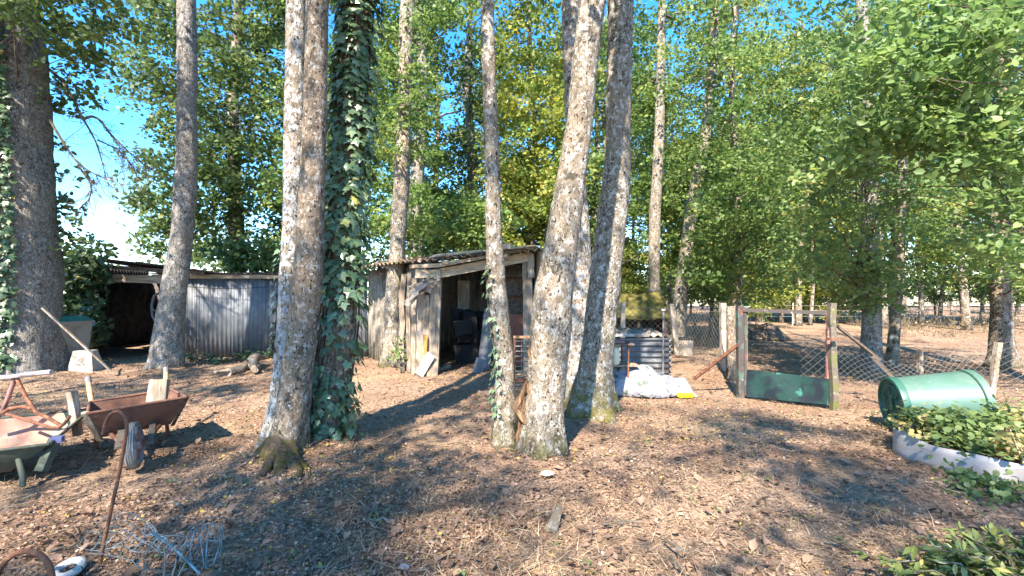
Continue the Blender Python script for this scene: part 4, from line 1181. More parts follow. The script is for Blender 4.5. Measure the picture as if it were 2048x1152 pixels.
T.part('orange_scrap', MB().box(W(851, 690, 9.2), (0.06, 0.03, 0.38), jit=0.012), 'orange_scrap')
# roof
for i in range(5):
    x0 = -3.95 + i * 0.92
    y0, y1 = 9.0 + max(0, (-1.7 - x0)) * 0.95, 12.7
    p0 = A(x0, y0 - 0.02 * (i % 2), zr(x0, y0) + 0.055 + 0.012 * (i % 2))
    U = A(0.97, 0, zr(x0 + 0.97, y0) - zr(x0, y0))
    if i < 2:
        U = A(0.97, -0.86, zr(x0 + 0.97, y0 - 0.86) - zr(x0, y0))
    T.part('roof_sheet', corr(p0, U, A(0, y1 - y0, zr(x0, y1) - zr(x0, y0)), pitch=0.15, amp=0.028, thick=0.008, nv=4, ragged=0.012, seed=i), 'fibro_roof', smooth='all')
mb = MB()
rr = np.random.default_rng(8)
for k in range(4):
    t = k / 3
    y = 9.12 + 0.35 * k
    mb_ = MB().bar(A(-1.6, y, zr(-1.6, y) + 0.11 + 0.02 * k), A(0.5, y + rr.normal(0, 0.06), zr(0.5, y) + 0.10 + 0.02 * k), 0.11, 0.022, jit=0.01)
    T.part('roof_board', mb_, 'timber_h')
for (px, py, w, h) in [(1014, 494, 0.22, 0.10), (893, 526, 0.12, 0.07), (1010, 511, 0.12, 0.07), (1058, 497, 0.16, 0.05)]:
    T.part('roof_block', MB().box(W(px, py, 9.1), (w, 0.14, h), rotz(rr.normal(0, 0.2)), jit=0.01), 'timber_h')
for k in range(160):
    x = rr.uniform(-2.9, 0.3)
    y = rr.uniform(9.2 + max(0, (-1.7 - x)), 12.0)
    a = A(x, y, zr(x, y) + 0.10)
    dv = A(*rr.normal(0, 1, 2), rr.normal(0, 0.15))
    mb.tube([a, a + unit(dv) * rr.uniform(0.1, 0.45) + A(0, 0, 0.03)], [0.009, 0.004], 4)
T.part('roof_twigs', mb, 'limb', kind='stuff')
Pn = np.stack([rr.uniform(-3.3, 0.4, 1600), rr.uniform(9.1, 12.3, 1600), np.zeros(1600)], 1)
Pn = Pn[Pn[:, 1] > 9.15 + np.maximum(0, -1.75 - Pn[:, 0]) * 0.95]
Pn[:, 2] = zr(Pn[:, 0], Pn[:, 1]) + 0.095
o = link('roof_litter', leaves_mesh('roof_litter', Pn - T.loc, A(0, 0, 1) + rr.normal(0, 0.4, Pn.shape), rr.uniform(0.04, 0.1, len(Pn)), T_quad(), 'litter', seed=9), parent=T.o)
tag(o, kind='stuff')
# back and right walls
T.part('back_wall', corr(BL + A(0.1, 0.3, -0.05), BR - BL, A(0, 0, 2.5), pitch=0.15, amp=0.025), 'fibro', smooth='all')
T.part('right_wall', MB().bar(FR + A(0.12, 0.1, 1.2), BR + A(0.15, 0, 1.2), 0.03, 2.45), 'timber_dark')
# contents of the doorway
mb = MB().box(A(-1.15, 11.2, 0.95), (0.26, 0.12, 1.9), jit=0.01)
single('inner_pillar', 'pale upright pillar inside the shed, left in the dark doorway', 'pillar', mb, 'timber', (-1.15, 11.2, 0))
T2 = Thing('shelf_rack', 'dark shelf rack with red-brown panel inside the shed doorway at right', 'shelf', [0.05, 9.95, 0])
for z in (1.15, 1.55, 1.95):
    T2.part('shelf_board', MB().box(A(0.02, 10.0, z), (0.62, 0.32, 0.025)), 'timber_dark')
T2.part('back_panel', MB().box(A(0.04, 10.18, 1.1), (0.66, 0.02, 2.2)), 'timber_dark')
T2.part('red_panel', MB().box(A(0.06, 9.80, 0.62), (0.52, 0.02, 1.05)), 'red_panel')
T2.part('side_board', MB().box(A(0.36, 9.98, 1.1), (0.025, 0.36, 2.2)), 'red_panel')
mb = MB().bar(A(-0.60, 9.75, -0.03), A(-0.46, 10.1, 1.25), 0.26, 0.03, up=(0, -1, 0.2), jit=0.005)
single('grey_board', 'grey board leaning inside the doorway just left of the slim trunk', 'board', mb, 'grey_board', (-0.60, 9.75, 0))
mb = MB().bar(A(-0.70, 9.35, -0.02), A(-0.62, 9.5, 0.26), 0.20, 0.025, up=(0, -1, 0.2), jit=0.005)
single('grey_offcut', 'small grey offcut propped at the foot of the leaning board', 'board', mb, 'grey_board', (-0.70, 9.35, 0))
mb = MB()
for k in range(14):
    c = A(-0.85 + rr.normal(0, 0.18), 10.9 + rr.normal(0, 0.2), 0.3 + rr.uniform(0, 0.75))
    mb.box(c, rr.uniform(0.2, 0.45, 3), rotz(rr.uniform(0, 3)), jit=0.03)
mb.box(A(-0.85, 11.0, 0.2), (0.8, 0.7, 0.44), jit=0.03)
single('junk_heap', 'dark heap of old junk at the back of the shed', 'heap', mb, 'black', (-0.85, 10.9, 0))
a, b = G(838, 748), W(862, 712, 9.1)
mb = MB().bar(A(a[0], a[1], -0.02), A(b[0], 9.16, 0.40), 0.18, 0.008, up=(0, -1, 0.3))
single('tin_plate', 'small pale tin plate leaning at the foot of the left doorpost', 'plate', mb, 'tin_plate', a)
mb = MB().tube(limb_path(G(878, 740), G(898, 735) + A(0, 0, 0.03), 0.02, rr, 5), 0.045, 8, lump=0.1)
single('log_offcut', 'short pale log offcut lying on the shed threshold', 'log', mb, 'timber', G(878, 740), smooth=True)

# weeds at the shed foot
def leafy_weed(name, label, base, h, n, leaf, mat, seed, spread=0.25, cat='plant', tm=None):
    r = np.random.default_rng(seed)
    C = [base + A(r.normal(0, spread), r.normal(0, spread * 0.5), h * r.uniform(0.35, 1.0)) for _ in range(n)]
    return bush(name, label, cat, C, [0.11] * n, 16, leaf, mat, tm or T_leaf(), seed, base, stems=n, flat=0.4)
leafy_weed('nettle_weed', 'bright green weed growing by the thin trunk at the shed side', A(-2.28, 9.75, 0), 0.62, 11, 0.07, 'leaf_hazel', 811, 0.10)
for k, (px, py) in enumerate([(392, 722), (432, 726), (470, 722), (505, 720), (548, 716)]):
    g = G(px, py)
    leafy_weed('wall_weed', ('leftmost', 'second from the left', 'middle', 'fourth from the left', 'rightmost')[k] + ' low green weed along the foot of the corrugated wall', g, 0.14, 7, 0.08, 'leaf_ivy', 820 + k, 0.2).o['group'] = 'weeds along the corrugated wall'

# stump lump by the wall
mb = MB()
for k, (a, b, r0) in enumerate([((455, 748), (505, 735), 0.10), ((490, 738), (520, 742), 0.08), ((470, 745), (430, 752), 0.05), ((500, 728), (510, 748), 0.11)]):
    pa, pb = G(*a), G(*b)
    mb.tube(limb_path(pa + A(0, 0, 0.02), pb + A(0, 0, 0.08), 0.05, rr, 6), np.linspace(r0, r0 * 0.6, 6), 8, lump=0.18, seed=k)
single('old_stump', 'low weathered pale stump on the ground before the corrugated wall', 'stump', mb, 'timber', G(490, 745), smooth=True)

# rusty grille leaning behind the slim trunk
T = Thing('metal_grille', 'rust-framed metal bar grille standing between the slim and the hollow trunk', 'grille', W(1050, 765, 8.3) * A(1, 1, 0))
gy = 8.3
x0, x1, zt, zb = W(1029, 672, gy)[0], W(1086, 672, gy)[0], W(0, 674, gy)[2], 0.02
for (a, b) in (((x0, gy, zb), (x0, gy, zt)), ((x1, gy, zb), (x1, gy, zt)), ((x0, gy, zb + 0.02), (x1, gy, zb + 0.02))):
    T.part('frame_bar', MB().bar(A(*a), A(*b), 0.035, 0.035, up=(0, 1, 0)), 'rust')
T.part('top_bar', MB().bar(A(x0 - 0.02, gy, zt), A(x1 + 0.02, gy, zt), 0.06, 0.04), 'handle_wood')
for k in range(8):
    z = zb + 0.09 + k * (zt - zb - 0.12) / 7.5
    T.part('cross_bar', MB().tube([A(x0, gy, z), A(x1, gy, z)], 0.010, 6), 'galv')
for k in range(1, 4):
    x = x0 + (x1 - x0) * k / 4
    T.part('upright_bar', MB().tube([A(x, gy + 0.024, zb), A(x, gy + 0.024, zt)], 0.009, 6), 'galv')

# ------------------------------------------------------------------ fence, gate and the corner behind it
def chain_span(a, b, h0, h1, cell=0.085, r=0.0028, seed=0, sag=0.03, zoff=0.03, slump=0.0):
    """chain-link between ground points a, b: two families of diagonal wires, sagging out of plane"""
    a, b = np.asarray(a, float), np.asarray(b, float)
    L = np.linalg.norm((b - a)[:2])
    U = (b - a) / L
    N = A(-U[1], U[0], 0)
    mb = MB()
    rr = np.random.default_rng(seed)
    p = rr.uniform(0, 6, 4)
    def pos(u, t):
        h = h0 + (h1 - h0) * u / L
        z = zoff + t * h - slump * t * math.sin(math.pi * u / L) ** 2
        off = sag * (math.sin(2.3 * u + p[0]) * math.sin(3 * t + p[1]) + 0.5 * math.sin(5.1 * u + p[2] + 4 * t))
        return a + U * u + N * off + A(0, 0, z)
    H = max(h0, h1)
    for sgn in (1, -1):
        u0 = -H
        while u0 < L + H:
            t0, t1 = 0.0, 1.0
            seg = []
            n = 12
            for k in range(n + 1):
                t = k / n
                u = u0 + sgn * t * H if sgn > 0 else u0 + H - t * H
                if 0 <= u <= L:
                    seg.append(pos(u, t))
            if len(seg) > 1:
                mb.tube(np.array(seg) + N * 0.004 * sgn, r, 3, caps=False)
            u0 += cell * 1.4142
    return mb
Gp = lambda px, d_: A((px - CX) / F * d_, d_, 0)
Q0, Q1, Q2, Q3, Q4 = Gp(1180, 12.7), Gp(1348, 12.0), Gp(1445, 9.7), Gp(1481, 7.12), Gp(1668, 6.5)
Q5, Q6 = Gp(1985, 6.35), Gp(2180, 5.9)
T = Thing('chain_link_fence', 'old chain-link fence on mixed posts running left from the gate past the hut', 'fence', Q1)
T.part('mesh_panel', chain_span(Q0, Q1, 1.15, 1.15, 0.10, 0.004, 1, zoff=0.1), 'wire')
T.part('mesh_panel', chain_span(Q1, Q2, 1.12, 1.12, 0.10, 0.0035, 2), 'wire')
T.part('mesh_panel', chain_span(Q2, Q3, 0.55, 0.45, 0.09, 0.003, 3, slump=0.15), 'wire')
def fpost(px, top, bot_px, d_, w, mat):
    b = W(bot_px, 0, d_) * A(1, 1, 0)
    return T.part('post', post(MB(), b + A(0, 0, -0.05), W(px, top, d_), w, w, 0.006), mat)
fpost(1247, 604, 1244, 12.3, 0.105, 'concrete_post')
fpost(1343, 608, 1354, 12.0, 0.12, 'concrete_post')
fpost(1445, 606, 1448, 9.7, 0.105, 'concrete_post')
T.part('tension_wire', MB().tube([Q0 + A(0, 0, 1.22), Q1 + A(0, 0, 1.2)], 0.005, 4), 'wire')
T.part('tension_wire', MB().tube([Q1 + A(0, 0, 1.17), Q2 + A(0, 0, 1.2)], 0.005, 4), 'wire')
# stout rough stem beside that post
mb = MB().tube([W(1466, 770, 8.6) * A(1, 1, 0) + A(0, 0, -0.05), W(1464, 690, 8.6), W(1463, 650, 8.6), W(1462, 612, 8.6)], [0.12, 0.10, 0.095, 0.085], 12, lump=0.1, seed=5)
single('dead_stem', 'rough dead tree stem standing just left of the gate post', 'stem', mb, 'bark_brown', (*W(1466, 770, 8.6)[:2], 0), smooth='all')
mb = MB().bar(W(1388, 758, 7.75), W(1478, 688, 7.1), 0.045, 0.045)
single('rusty_brace', 'rusty iron bar bracing the left gate post diagonally', 'brace', mb, 'rust', W(1388, 758, 7.75) * A(1, 1, 0))

T = Thing('fence_right', 'slumped chain-link fence right of the gate behind the green barrel', 'fence', Q5)
T.o.name = 'slumped_fence'
T.part('mesh_panel', chain_span(Q4, Q5, 0.78, 0.95, 0.07, 0.0021, 5, sag=0.06, slump=0.30), 'wire')
T.part('mesh_panel', chain_span(Q5, Q6, 0.95, 1.05, 0.07, 0.0021, 6, sag=0.05, slump=0.15), 'wire')
T.part('stake', post(MB(), Gp(1978, 6.5) + A(0, 0, -0.05), W(1996, 685, 6.5), 0.07, 0.06), 'timber')
T.part('stake', post(MB(), Gp(1842, 7.4) + A(0, 0, -0.05), W(1838, 700, 7.4), 0.06, 0.06), 'timber')
T.part('loose_strut', MB().bar(W(1745, 712, 6.6), W(1800, 770, 6.4), 0.04, 0.04), 'timber_dark')
T.part('loose_strut', MB().bar(W(1672, 650, 6.55), W(1760, 720, 6.8), 0.035, 0.035), 'timber_dark')

gl = Thing('gate_post', 'square dark steel gate post with flaking red paint', 'post', Q3)
gl.part('shaft', MB().bar(Q3 + A(0, 0, -0.1), W(1479, 612, 7.12), 0.085, 0.085, up=(0, 1, 0)), 'paint_post')
gl.part('hinge_strip', MB().bar(Q3 + A(0.075, -0.03, 0.25), Q3 + A(0.075, -0.03, 1.30), 0.03, 0.02, up=(0, 1, 0)), 'mossy_post')
gl.part('cap_hook', MB().tube([W(1481, 612, 7.1), W(1492, 615, 7.1), W(1500, 613, 7.1)], 0.012, 6), 'wire')
gr = Thing('mossy_gate_post', 'rough wooden gate post with yellow-green moss, right of the gate', 'post', Q4)
gr.part('shaft', post(MB(), Q4 + A(0, 0, -0.1), W(1664, 606, 6.5), 0.08, 0.075, 0.012), 'mossy_post')
gr.part('latch', MB().box(W(1666, 678, 6.4), (0.12, 0.05, 0.03)), 'rust')
# gate leaf
T = Thing('gate', 'narrow iron gate with a dark green sheet panel along its bottom', 'gate', Q3)
ga, gb = W(1490, 0, 7.08) * A(1, 1, 0), W(1656, 0, 6.56) * A(1, 1, 0)
zt0, zt1 = W(0, 620, 7.08)[2], W(0, 626, 6.56)[2]
T.part('top_bar', MB().bar(ga + A(-0.03, 0, zt0), gb + A(0.03, 0, zt1), 0.045, 0.05), 'paint_post')
T.part('stile', MB().bar(ga + A(0, 0, 0.05), ga + A(0, 0, zt0), 0.035, 0.035, up=(0, 1, 0)), 'paint_post')
T.part('stile', MB().bar(gb + A(0, 0, 0.02), gb + A(0, 0, zt1), 0.04, 0.04, up=(0, 1, 0)), 'paint_red')
T.part('lock_plate', MB().box(gb + A(0, -0.03, 0.98), (0.07, 0.03, 0.24)), 'paint_red')
P = np.zeros((13, 6, 3))
for i in range(13):
    for j in range(6):
        u, v = i / 12, j / 5
        zt_ = W(0, 738, 7.08)[2] * (1 - u) + W(0, 757, 6.56)[2] * u
        P[i, j] = ga + (gb - ga) * u + A(0.02 * v, -0.03 + 0.012 * math.sin(u * 9 + v * 3), 0.02 + (zt_ - 0.02) * v)
T.part('green_panel', MB().sheet(P, 0.006), 'green_panel', smooth=True)
# low mesh left hanging inside the gate
T.part('wire_infill', chain_span(ga + (gb - ga) * 0.66, gb, 0.52, 0.55, 0.08, 0.0018, 9, zoff=0.38), 'wire')

# low corrugated pen
cp = Gp(1222, 8.9)
T = Thing('corrugated_pen', 'low pen of horizontally ribbed grey corrugated sheet beside the fence', 'pen', cp)
a, b = Gp(1150, 8.9), Gp(1338, 8.9)
z1 = W(0, 676, 8.9)[2]
P = corr(a + A(0, 0, z1), A(0, 0, -z1 - 0.02), b - a, pitch=0.105, amp=0.018, nv=10)
T.part('front_sheet', P, 'galv', smooth='all')
T.part('side_sheet', corr(b + A(0.03, 0.0, z1), A(0, 0, -z1 - 0.02), A(0.06, 1.5, 0), pitch=0.105, amp=0.018, nv=4), 'galv', smooth='all')
T.part('top_sheet', corr(a + A(-0.1, 0.05, z1 + 0.03), b - a + A(0.12, 0, 0), A(0.05, 1.4, 0.06), pitch=0.15, amp=0.022, nv=3), 'fibro', smooth='all')
T.part('top_board', MB().bar(W(1205, 670, 8.86), W(1296, 670, 8.95), 0.14, 0.06, jit=0.006), 'white_block')
# pole with a disc on top
T = Thing('thin_pole', 'thin whitish metal pole with a flat disc on top, before the pen', 'pole', Gp(1327, 8.7))
T.part('shaft', MB().tube([Gp(1326, 8.7) + A(0, 0, -0.05), W(1327, 622, 8.7)], 0.018, 8), 'grey_board', smooth=True)
T.part('disc', MB().lathe([(0.012, -0.03), (0.04, -0.015), (0.045, 0.0), (0.03, 0.015)], W(1327, 620, 8.7), n=14), 'white_block')
# round drum behind the fence
T = Thing('concrete_drum', 'squat beige drum with black rim behind the leaning fence post', 'drum', Gp(1370, 12.1))
T.part('body', MB().lathe([(0.19, -0.03), (0.20, 0.2), (0.195, 0.40)], Gp(1370, 12.1), n=20), 'concrete_post', smooth=True)
T.part('rim', MB().lathe([(0.205, 0.40), (0.215, 0.42), (0.205, 0.45), (0.17, 0.45)], Gp(1370, 12.1), n=20), 'black')
# rusty table with shelf
tx0, tx1, ty0, ty1 = W(1205, 0, 7.3)[0], W(1262, 0, 7.3)[0], 7.3, 7.75
zt_ = W(0, 690, 7.3)[2]
zs_ = W(0, 732, 7.3)[2]
T = Thing('rusty_table', 'rusty iron-framed table with lower shelf behind the mossy-footed trunk', 'table', [tx0, ty0, 0])
for x in (tx0 + 0.02, tx1 - 0.04):
    for y in (ty0 + 0.02, ty1):
        T.part('leg', MB().bar(A(x, y, -0.02), A(x, y, zt_), 0.028, 0.028, up=(0, 1, 0)), 'rust')
T.part('table_top', MB().box(A((tx0 + tx1) / 2, (ty0 + ty1) / 2, zt_ + 0.012), (tx1 - tx0 + 0.08, ty1 - ty0 + 0.1, 0.025)), 'timber_dark')
T.part('red_board', MB().box(A((tx0 + tx1) / 2 - 0.05, (ty0 + ty1) / 2, zt_ + 0.043), (tx1 - tx0 - 0.06, ty1 - ty0 - 0.1, 0.03)), 'paint_red')
T.part('shelf', MB().box(A((tx0 + tx1) / 2 + 0.05, (ty0 + ty1) / 2, zs_), (tx1 - tx0 + 0.16, ty1 - ty0, 0.025)), 'timber')
T.part('stretcher', MB().bar(A(tx0, ty0 + 0.02, 0.19), A(tx1, ty0 + 0.02, 0.19), 0.022, 0.022), 'rust')
T.part('brace_leg', MB().bar(A(tx1 + 0.05, ty1 - 0.1, -0.02), A(tx1 - 0.02, ty1 - 0.1, zs_), 0.02, 0.02, up=(0, 1, 0)), 'rust')
# jerrycan on the shelf
jc = A(W(1226, 0, 7.45)[0], 7.42, zs_ + 0.015)
T = Thing('jerrycan', 'yellowish-white plastic jerrycan standing on the rusty table shelf', 'canister', jc)
mb = MB().lathe([(0.085, 0), (0.1, 0.02), (0.1, 0.24), (0.085, 0.27), (0.04, 0.285)], jc, n=8)
mb.v = [tuple(A(*v) * A(1, 1, 1) + A((v[0] - jc[0]) * 0.0, (v[1] - jc[1]) * 0.5, 0)) for v in mb.v]
T.part('body', mb, 'jerry', smooth=True)
T.part('cap', MB().lathe([(0.03, 0.285), (0.03, 0.305)], jc, n=12), 'jerry')

# crumpled white tarpaulin
def tarp():
    T = Thing('white_tarpaulin', 'crumpled white plastic tarpaulin heaped on the ground by the rusty table', 'tarpaulin', Gp(1300, 7.4))
    xl, xr = W(1212, 0, 7.4)[0], W(1392, 0, 7.3)[0]
    nx, ny = 70, 44
    P = np.zeros((nx, ny, 3))
    rr = np.random.default_rng(12)
    ph = rr.uniform(0, 6, (14, 3))
    fr = rr.uniform(4, 22, (14, 2)) * rr.choice([-1, 1], (14, 2))
    top = np.interp(np.linspace(0, 1, nx), [0, 0.12, 0.28, 0.42, 0.58, 0.75, 0.92, 1], [0.22, 0.34, 0.40, 0.39, 0.30, 0.21, 0.15, 0.03])
    for i in range(nx):
        u = i / (nx - 1)
        for j in range(ny):
            v = j / (ny - 1)
            y = 7.15 + 0.75 * v + 0.06 * math.sin(u * 9)
            prof = math.sin(math.pi * min(1, v * 1.02)) ** 0.55
            n = sum(math.sin(fr[k, 0] * u * 1.3 + fr[k, 1] * v + ph[k, 0]) / (2 + k * 0.45) for k in range(14))
            ridge = abs(math.sin(13 * u + 5 * v + 1.5 * math.sin(7 * v))) * 0.03 + abs(math.sin(9 * u - 8 * v + 2 * math.sin(5 * u))) * 0.03
            z = top[i] * prof + (0.022 * n + 1.3 * ridge - 0.03) * (0.3 + prof)
            P[i, j] = (xl + (xr - xl) * u + 0.03 * math.sin(v * 11 + u * 3), y, max(0.0, z) - 0.01)
    T.part('sheet', MB().sheet(P, 0.006), 'tarp', smooth='all')
    mb = MB()
    for (px, py, dd) in ((1362, 786, 7.12), (1372, 785, 7.1), (1380, 785, 7.13)):
        mb.lathe([(0.01, -0.02), (0.06, -0.015), (0.07, 0.015), (0.04, 0.04), (0.005, 0.045)], W(px, py, dd) * A(1, 1, 0) + A(0, 0, 0.02), n=12)
    T.part('yellow_corner', mb, 'yellow_plastic', smooth=True)
tarp()
rr = np.random.default_rng(14)
# moss-roofed hut
HX0, HX1, HY_ = W(1215, 0, 14.2)[0], W(1337, 0, 14.2)[0], 14.2
T = Thing('moss_roofed_hut', 'low animal hut whose sloping roof is thick with yellow moss', 'hut', [HX0, HY_, 0])
ridge, eave = 1.60, 0.85
P = np.zeros((24, 12, 3))
for i in range(24):
    for j in range(12):
        u, v = i / 23, j / 11
        P[i, j] = (HX0 + (HX1 - HX0) * u, HY_ - 0.2 + 1.0 * v, eave - 0.02 + (ridge - eave) * v + rr.normal(0, 0.018) + 0.03 * math.sin(u * 9))
T.part('roof_slope', MB().sheet(P, 0.06), 'moss_roof', smooth='all')
P2 = P.copy()
P2[..., 1] = 2 * (HY_ + 0.8) - P[..., 1] + 0.03
T.part('roof_slope', MB().sheet(P2[:, ::-1], 0.06), 'moss_roof', smooth='all')
for x in (HX0 + 0.06, HX1 - 0.08):
    v = [(x, HY_ - 0.05, -0.03), (x, HY_ + 1.65, -0.03), (x, HY_ + 1.65, eave), (x, HY_ + 0.8, ridge - 0.05), (x, HY_ - 0.05, eave + 0.05)]
    mb = MB().add(v + [(q[0] + 0.03, q[1], q[2]) for q in v], [(4, 3, 2, 1, 0), (5, 6, 7, 8, 9)] + [(k, (k + 1) % 5, 5 + (k + 1) % 5, 5 + k) for k in range(5)])
    T.part('gable_wall', mb, 'rust')
T.part('back_wall', MB().box(A((HX0 + HX1) / 2, HY_ + 1.6, 0.4), (HX1 - HX0 - 0.1, 0.03, 0.86)), 'timber_dark')
T.part('verge_board', MB().bar(A(HX1 + 0.01, HY_ - 0.22, eave - 0.03), A(HX1 + 0.01, HY_ + 0.8, ridge + 0.03), 0.04, 0.09), 'timber_dark')
for x in (HX0 + 0.1, (HX0 + HX1) / 2, HX1 - 0.15):
    T.part('post', MB().bar(A(x, HY_ - 0.1, -0.05), A(x, HY_ - 0.1, eave + 0.02), 0.08, 0.08, up=(0, 1, 0)), 'timber_dark')

# earth mound and far wire fence in the wood
P = np.zeros((18, 14, 3))
for i in range(18):
    for j in range(14):
        u, v = i / 17 * 2 - 1, j / 13 * 2 - 1
        h = max(0, 1 - u * u - v * v) ** 0.7 * (0.42 + 0.1 * math.sin(u * 6) + 0.08 * math.sin(v * 5 + u * 8))
        P[i, j] = ((1525 - CX) / F * 17 + u * 0.95, 17 + v * 0.7, h - 0.03)
tag(mesh_obj('earth_mound', MB().sheet(P, 0.02), M('mound', (0.10, 0.075, 0.055), [dict(c=(0.20, 0.15, 0.11), s=9, lo=0.5, hi=0.65)], bump=[dict(s=20, st=1, di=0.05)], spec=0.05), smooth='all'), 'dark mound of earth and roots on the sunny ground behind the gate', 'mound')
T = Thing('wire_fence', 'distant wire fence on thin stakes along the edge of the wood', 'fence', Gp(1850, 24))
for k in range(9):
    p = Gp(1500 + 85 * k, 24)
    T.part('stake', MB().tube([p + A(0, 0, -0.05), p + A(0.03, 0, 1.15)], 0.03, 6), 'concrete_post')
for z in (0.45, 0.75, 1.0):
    T.part('wire', MB().tube([Gp(1480, 24) + A(0, -0.04, z), Gp(2200, 24) + A(0, -0.04, z)], 0.010, 4), 'wire')

# ------------------------------------------------------------------ green compost barrel
ca, cb = A(4.40, 5.40, 0.295), A(5.12, 5.20, 0.355)
ra, rb = 0.295, 0.355
Rb = frame_to(cb - ca)
Lb = np.linalg.norm(cb - ca)
T = Thing('compost_barrel', 'green plastic compost barrel lying on its side by the fence', 'barrel', [4.8, 5.3, 0])
T.part('body', MB().lathe([(ra * 0.97, 0.0), (ra, 0.01), (ra * 1.01, 0.06), (ra + (rb - ra) * 0.3, Lb * 0.3), (ra + (rb - ra) * 0.65, Lb * 0.65), (rb * 0.985, Lb - 0.09)], ca, Rb, 56, close=False), 'bin_green', smooth='all')
T.part('groove', MB().lathe([(rb * 0.984, Lb - 0.09), (rb * 0.955, Lb - 0.085), (rb * 0.955, Lb - 0.072), (rb * 0.988, Lb - 0.066)], ca, Rb, 56, close=False), 'bin_groove', smooth=True)
T.part('rim', MB().lathe([(rb * 0.988, Lb - 0.066), (rb * 1.02, Lb - 0.06), (rb * 1.035, Lb), (rb * 0.99, Lb + 0.005), (rb * 0.97, Lb - 0.05), (ra * 0.9, 0.05)], ca, Rb, 56, close=False), 'bin_green', smooth=True)
lid_ = T.part('lid', MB().lathe([(0.0, -0.012), (ra * 0.30, -0.012), (ra * 0.34, -0.025), (ra * 0.38, -0.012), (ra * 0.66, -0.010), (ra * 0.70, -0.026), (ra * 0.76, -0.026), (ra * 0.80, -0.008), (ra * 0.92, -0.012), (ra * 0.955, -0.038), (ra * 1.03, -0.034), (ra * 1.05, 0.0), (ra * 1.04, 0.035), (ra * 1.012, 0.036)][::-1], ca, Rb, 56, close=False), 'bin_lid', smooth=True)
mbk = MB()
for k in range(6):
    a = k * math.pi / 3 + 0.3
    dv = Rb @ A(math.cos(a), math.sin(a), 0)
    T.part('lid_rib', MB().bar(ca + dv * ra * 0.39 - Rb[:, 2] * 0.018, ca + dv * ra * 0.69 - Rb[:, 2] * 0.018, 0.018, 0.022, up=Rb[:, 2]), 'bin_lid', parent=lid_)
T.part('lid_handle', MB().box(ca - Rb[:, 2] * 0.022, (0.05, 0.13, 0.02), Rb), 'bin_lid', parent=lid_)
for (a, t) in ((3.5, 0.70), (3.9, 0.45)):
    rr_ = ra + (rb - ra) * t
    p = ca + Rb @ A(math.cos(a) * rr_, math.sin(a) * rr_, Lb * t)
    dv = Rb @ A(math.cos(a), math.sin(a), 0)
    T.part('vent_hole', MB().lathe([(0.014, -0.004), (0.014, 0.004)], p, frame_to(dv), 10), 'black')

# ------------------------------------------------------------------ raised bed with plants
edge = [(6.2, 3.05, .20), (4.75, 3.55, .20), (4.20, 3.78, .19), (3.95, 3.92, .18), (3.80, 4.12, .20), (3.72, 4.42, .24), (3.80, 4.75, .22), (4.2, 4.95, .2), (5.2, 4.75, .2), (6.4, 4.4, .2)]
T = Thing('raised_bed', 'raised bed edged with a curved strip of whitish sheet plastic', 'garden bed', [3.75, 4.4, 0])
e = spline(np.array(edge), 60)
P = np.zeros((60, 5, 3))
for i in range(60):
    for j in range(5):
        v = j / 4
        P[i, j] = (e[i, 0] + 0.02 * math.sin(i * 0.9) * v, e[i, 1] + 0.03 * math.sin(i * 0.5 + 1) * v, -0.03 + (e[i, 2] + 0.03 + 0.012 * math.sin(i * 1.1)) * v)
T.part('edging', MB().sheet(P, 0.008), 'plastic_bed', smooth='all')
cc = A(4.9, 4.15)
P = np.zeros((60, 8, 3))
for i in range(60):
    for j in range(8):
        v = j / 7 * 0.985
        q = cc * (1 - v) + e[i, :2] * v
        P[i, j] = (q[0], q[1], 0.12 + 0.10 * (1 - v) + 0.02 * math.sin(q[0] * 9 + q[1] * 7))
T.part('soil', MB().sheet(P, 0.02), 'soil', smooth='all')
r = np.random.default_rng(41)
C, Rr = [], []
from math import hypot
while len(C) < 260:
    x, y = r.uniform(3.75, 6.2), r.uniform(3.3, 4.9)
    i = np.argmin(np.hypot(e[:, 0] - x, e[:, 1] - y))
    inside = np.dot(A(x, y) - e[i, :2], cc - e[i, :2]) > -0.004
    bare = (y < 3.9 + 0.1 * (x - 4)) and x > 4.25 and r.random() < 0.85
    if inside and not bare:
        C.append(A(x, y, 0.20 + 0.10 * r.random() + 0.08 * (y > 4.3) + 0.04 * (x > 4.8)))
        Rr.append(0.13)
P, N, rnd = sprays(C, Rr, 16, 42, flat=0.35, droop=0.2, njit=0.45)
rnd = np.where(np.sin(P[:, 0] * 5 + 2) * np.sin(P[:, 1] * 6) > 0.45, 0.97 + 0.03 * rnd, rnd * (0.55 + 0.4 * (P[:, 1] < 4.25)))  # dry patches; leaves at the back coloured darker to stand in for shade
o = link('strawberry_plants', leaves_mesh('strawberry_plants', P, N, 0.055 * r.uniform(0.5, 1.3, len(P)), T_round(), 'leaf_bed', seed=43, rnd=rnd))
tag(o, 'mass of bright green round-leaved plants filling the raised bed', 'plants', kind='stuff')
n = 900
P = np.stack([r.uniform(4.15, 5.2, n), r.uniform(3.5, 4.1, n), np.full(n, 0.17)], 1)
keep = [np.dot(p[:2] - e[np.argmin(np.hypot(e[:, 0] - p[0], e[:, 1] - p[1])), :2], cc - e[np.argmin(np.hypot(e[:, 0] - p[0], e[:, 1] - p[1])), :2]) > -0.02 for p in P]
P = P[keep]
D = A(0, 0, 0.7) + r.normal(0, 0.8, P.shape)
o = link('dry_grass', leaves_mesh('dry_grass', P, r.normal(0, 1, P.shape), r.uniform(0.08, 0.28, len(P)), T_blade(), 'straw', D, 44))
tag(o, 'pale dry grass along the near edge of the raised bed', 'grass', kind='stuff')

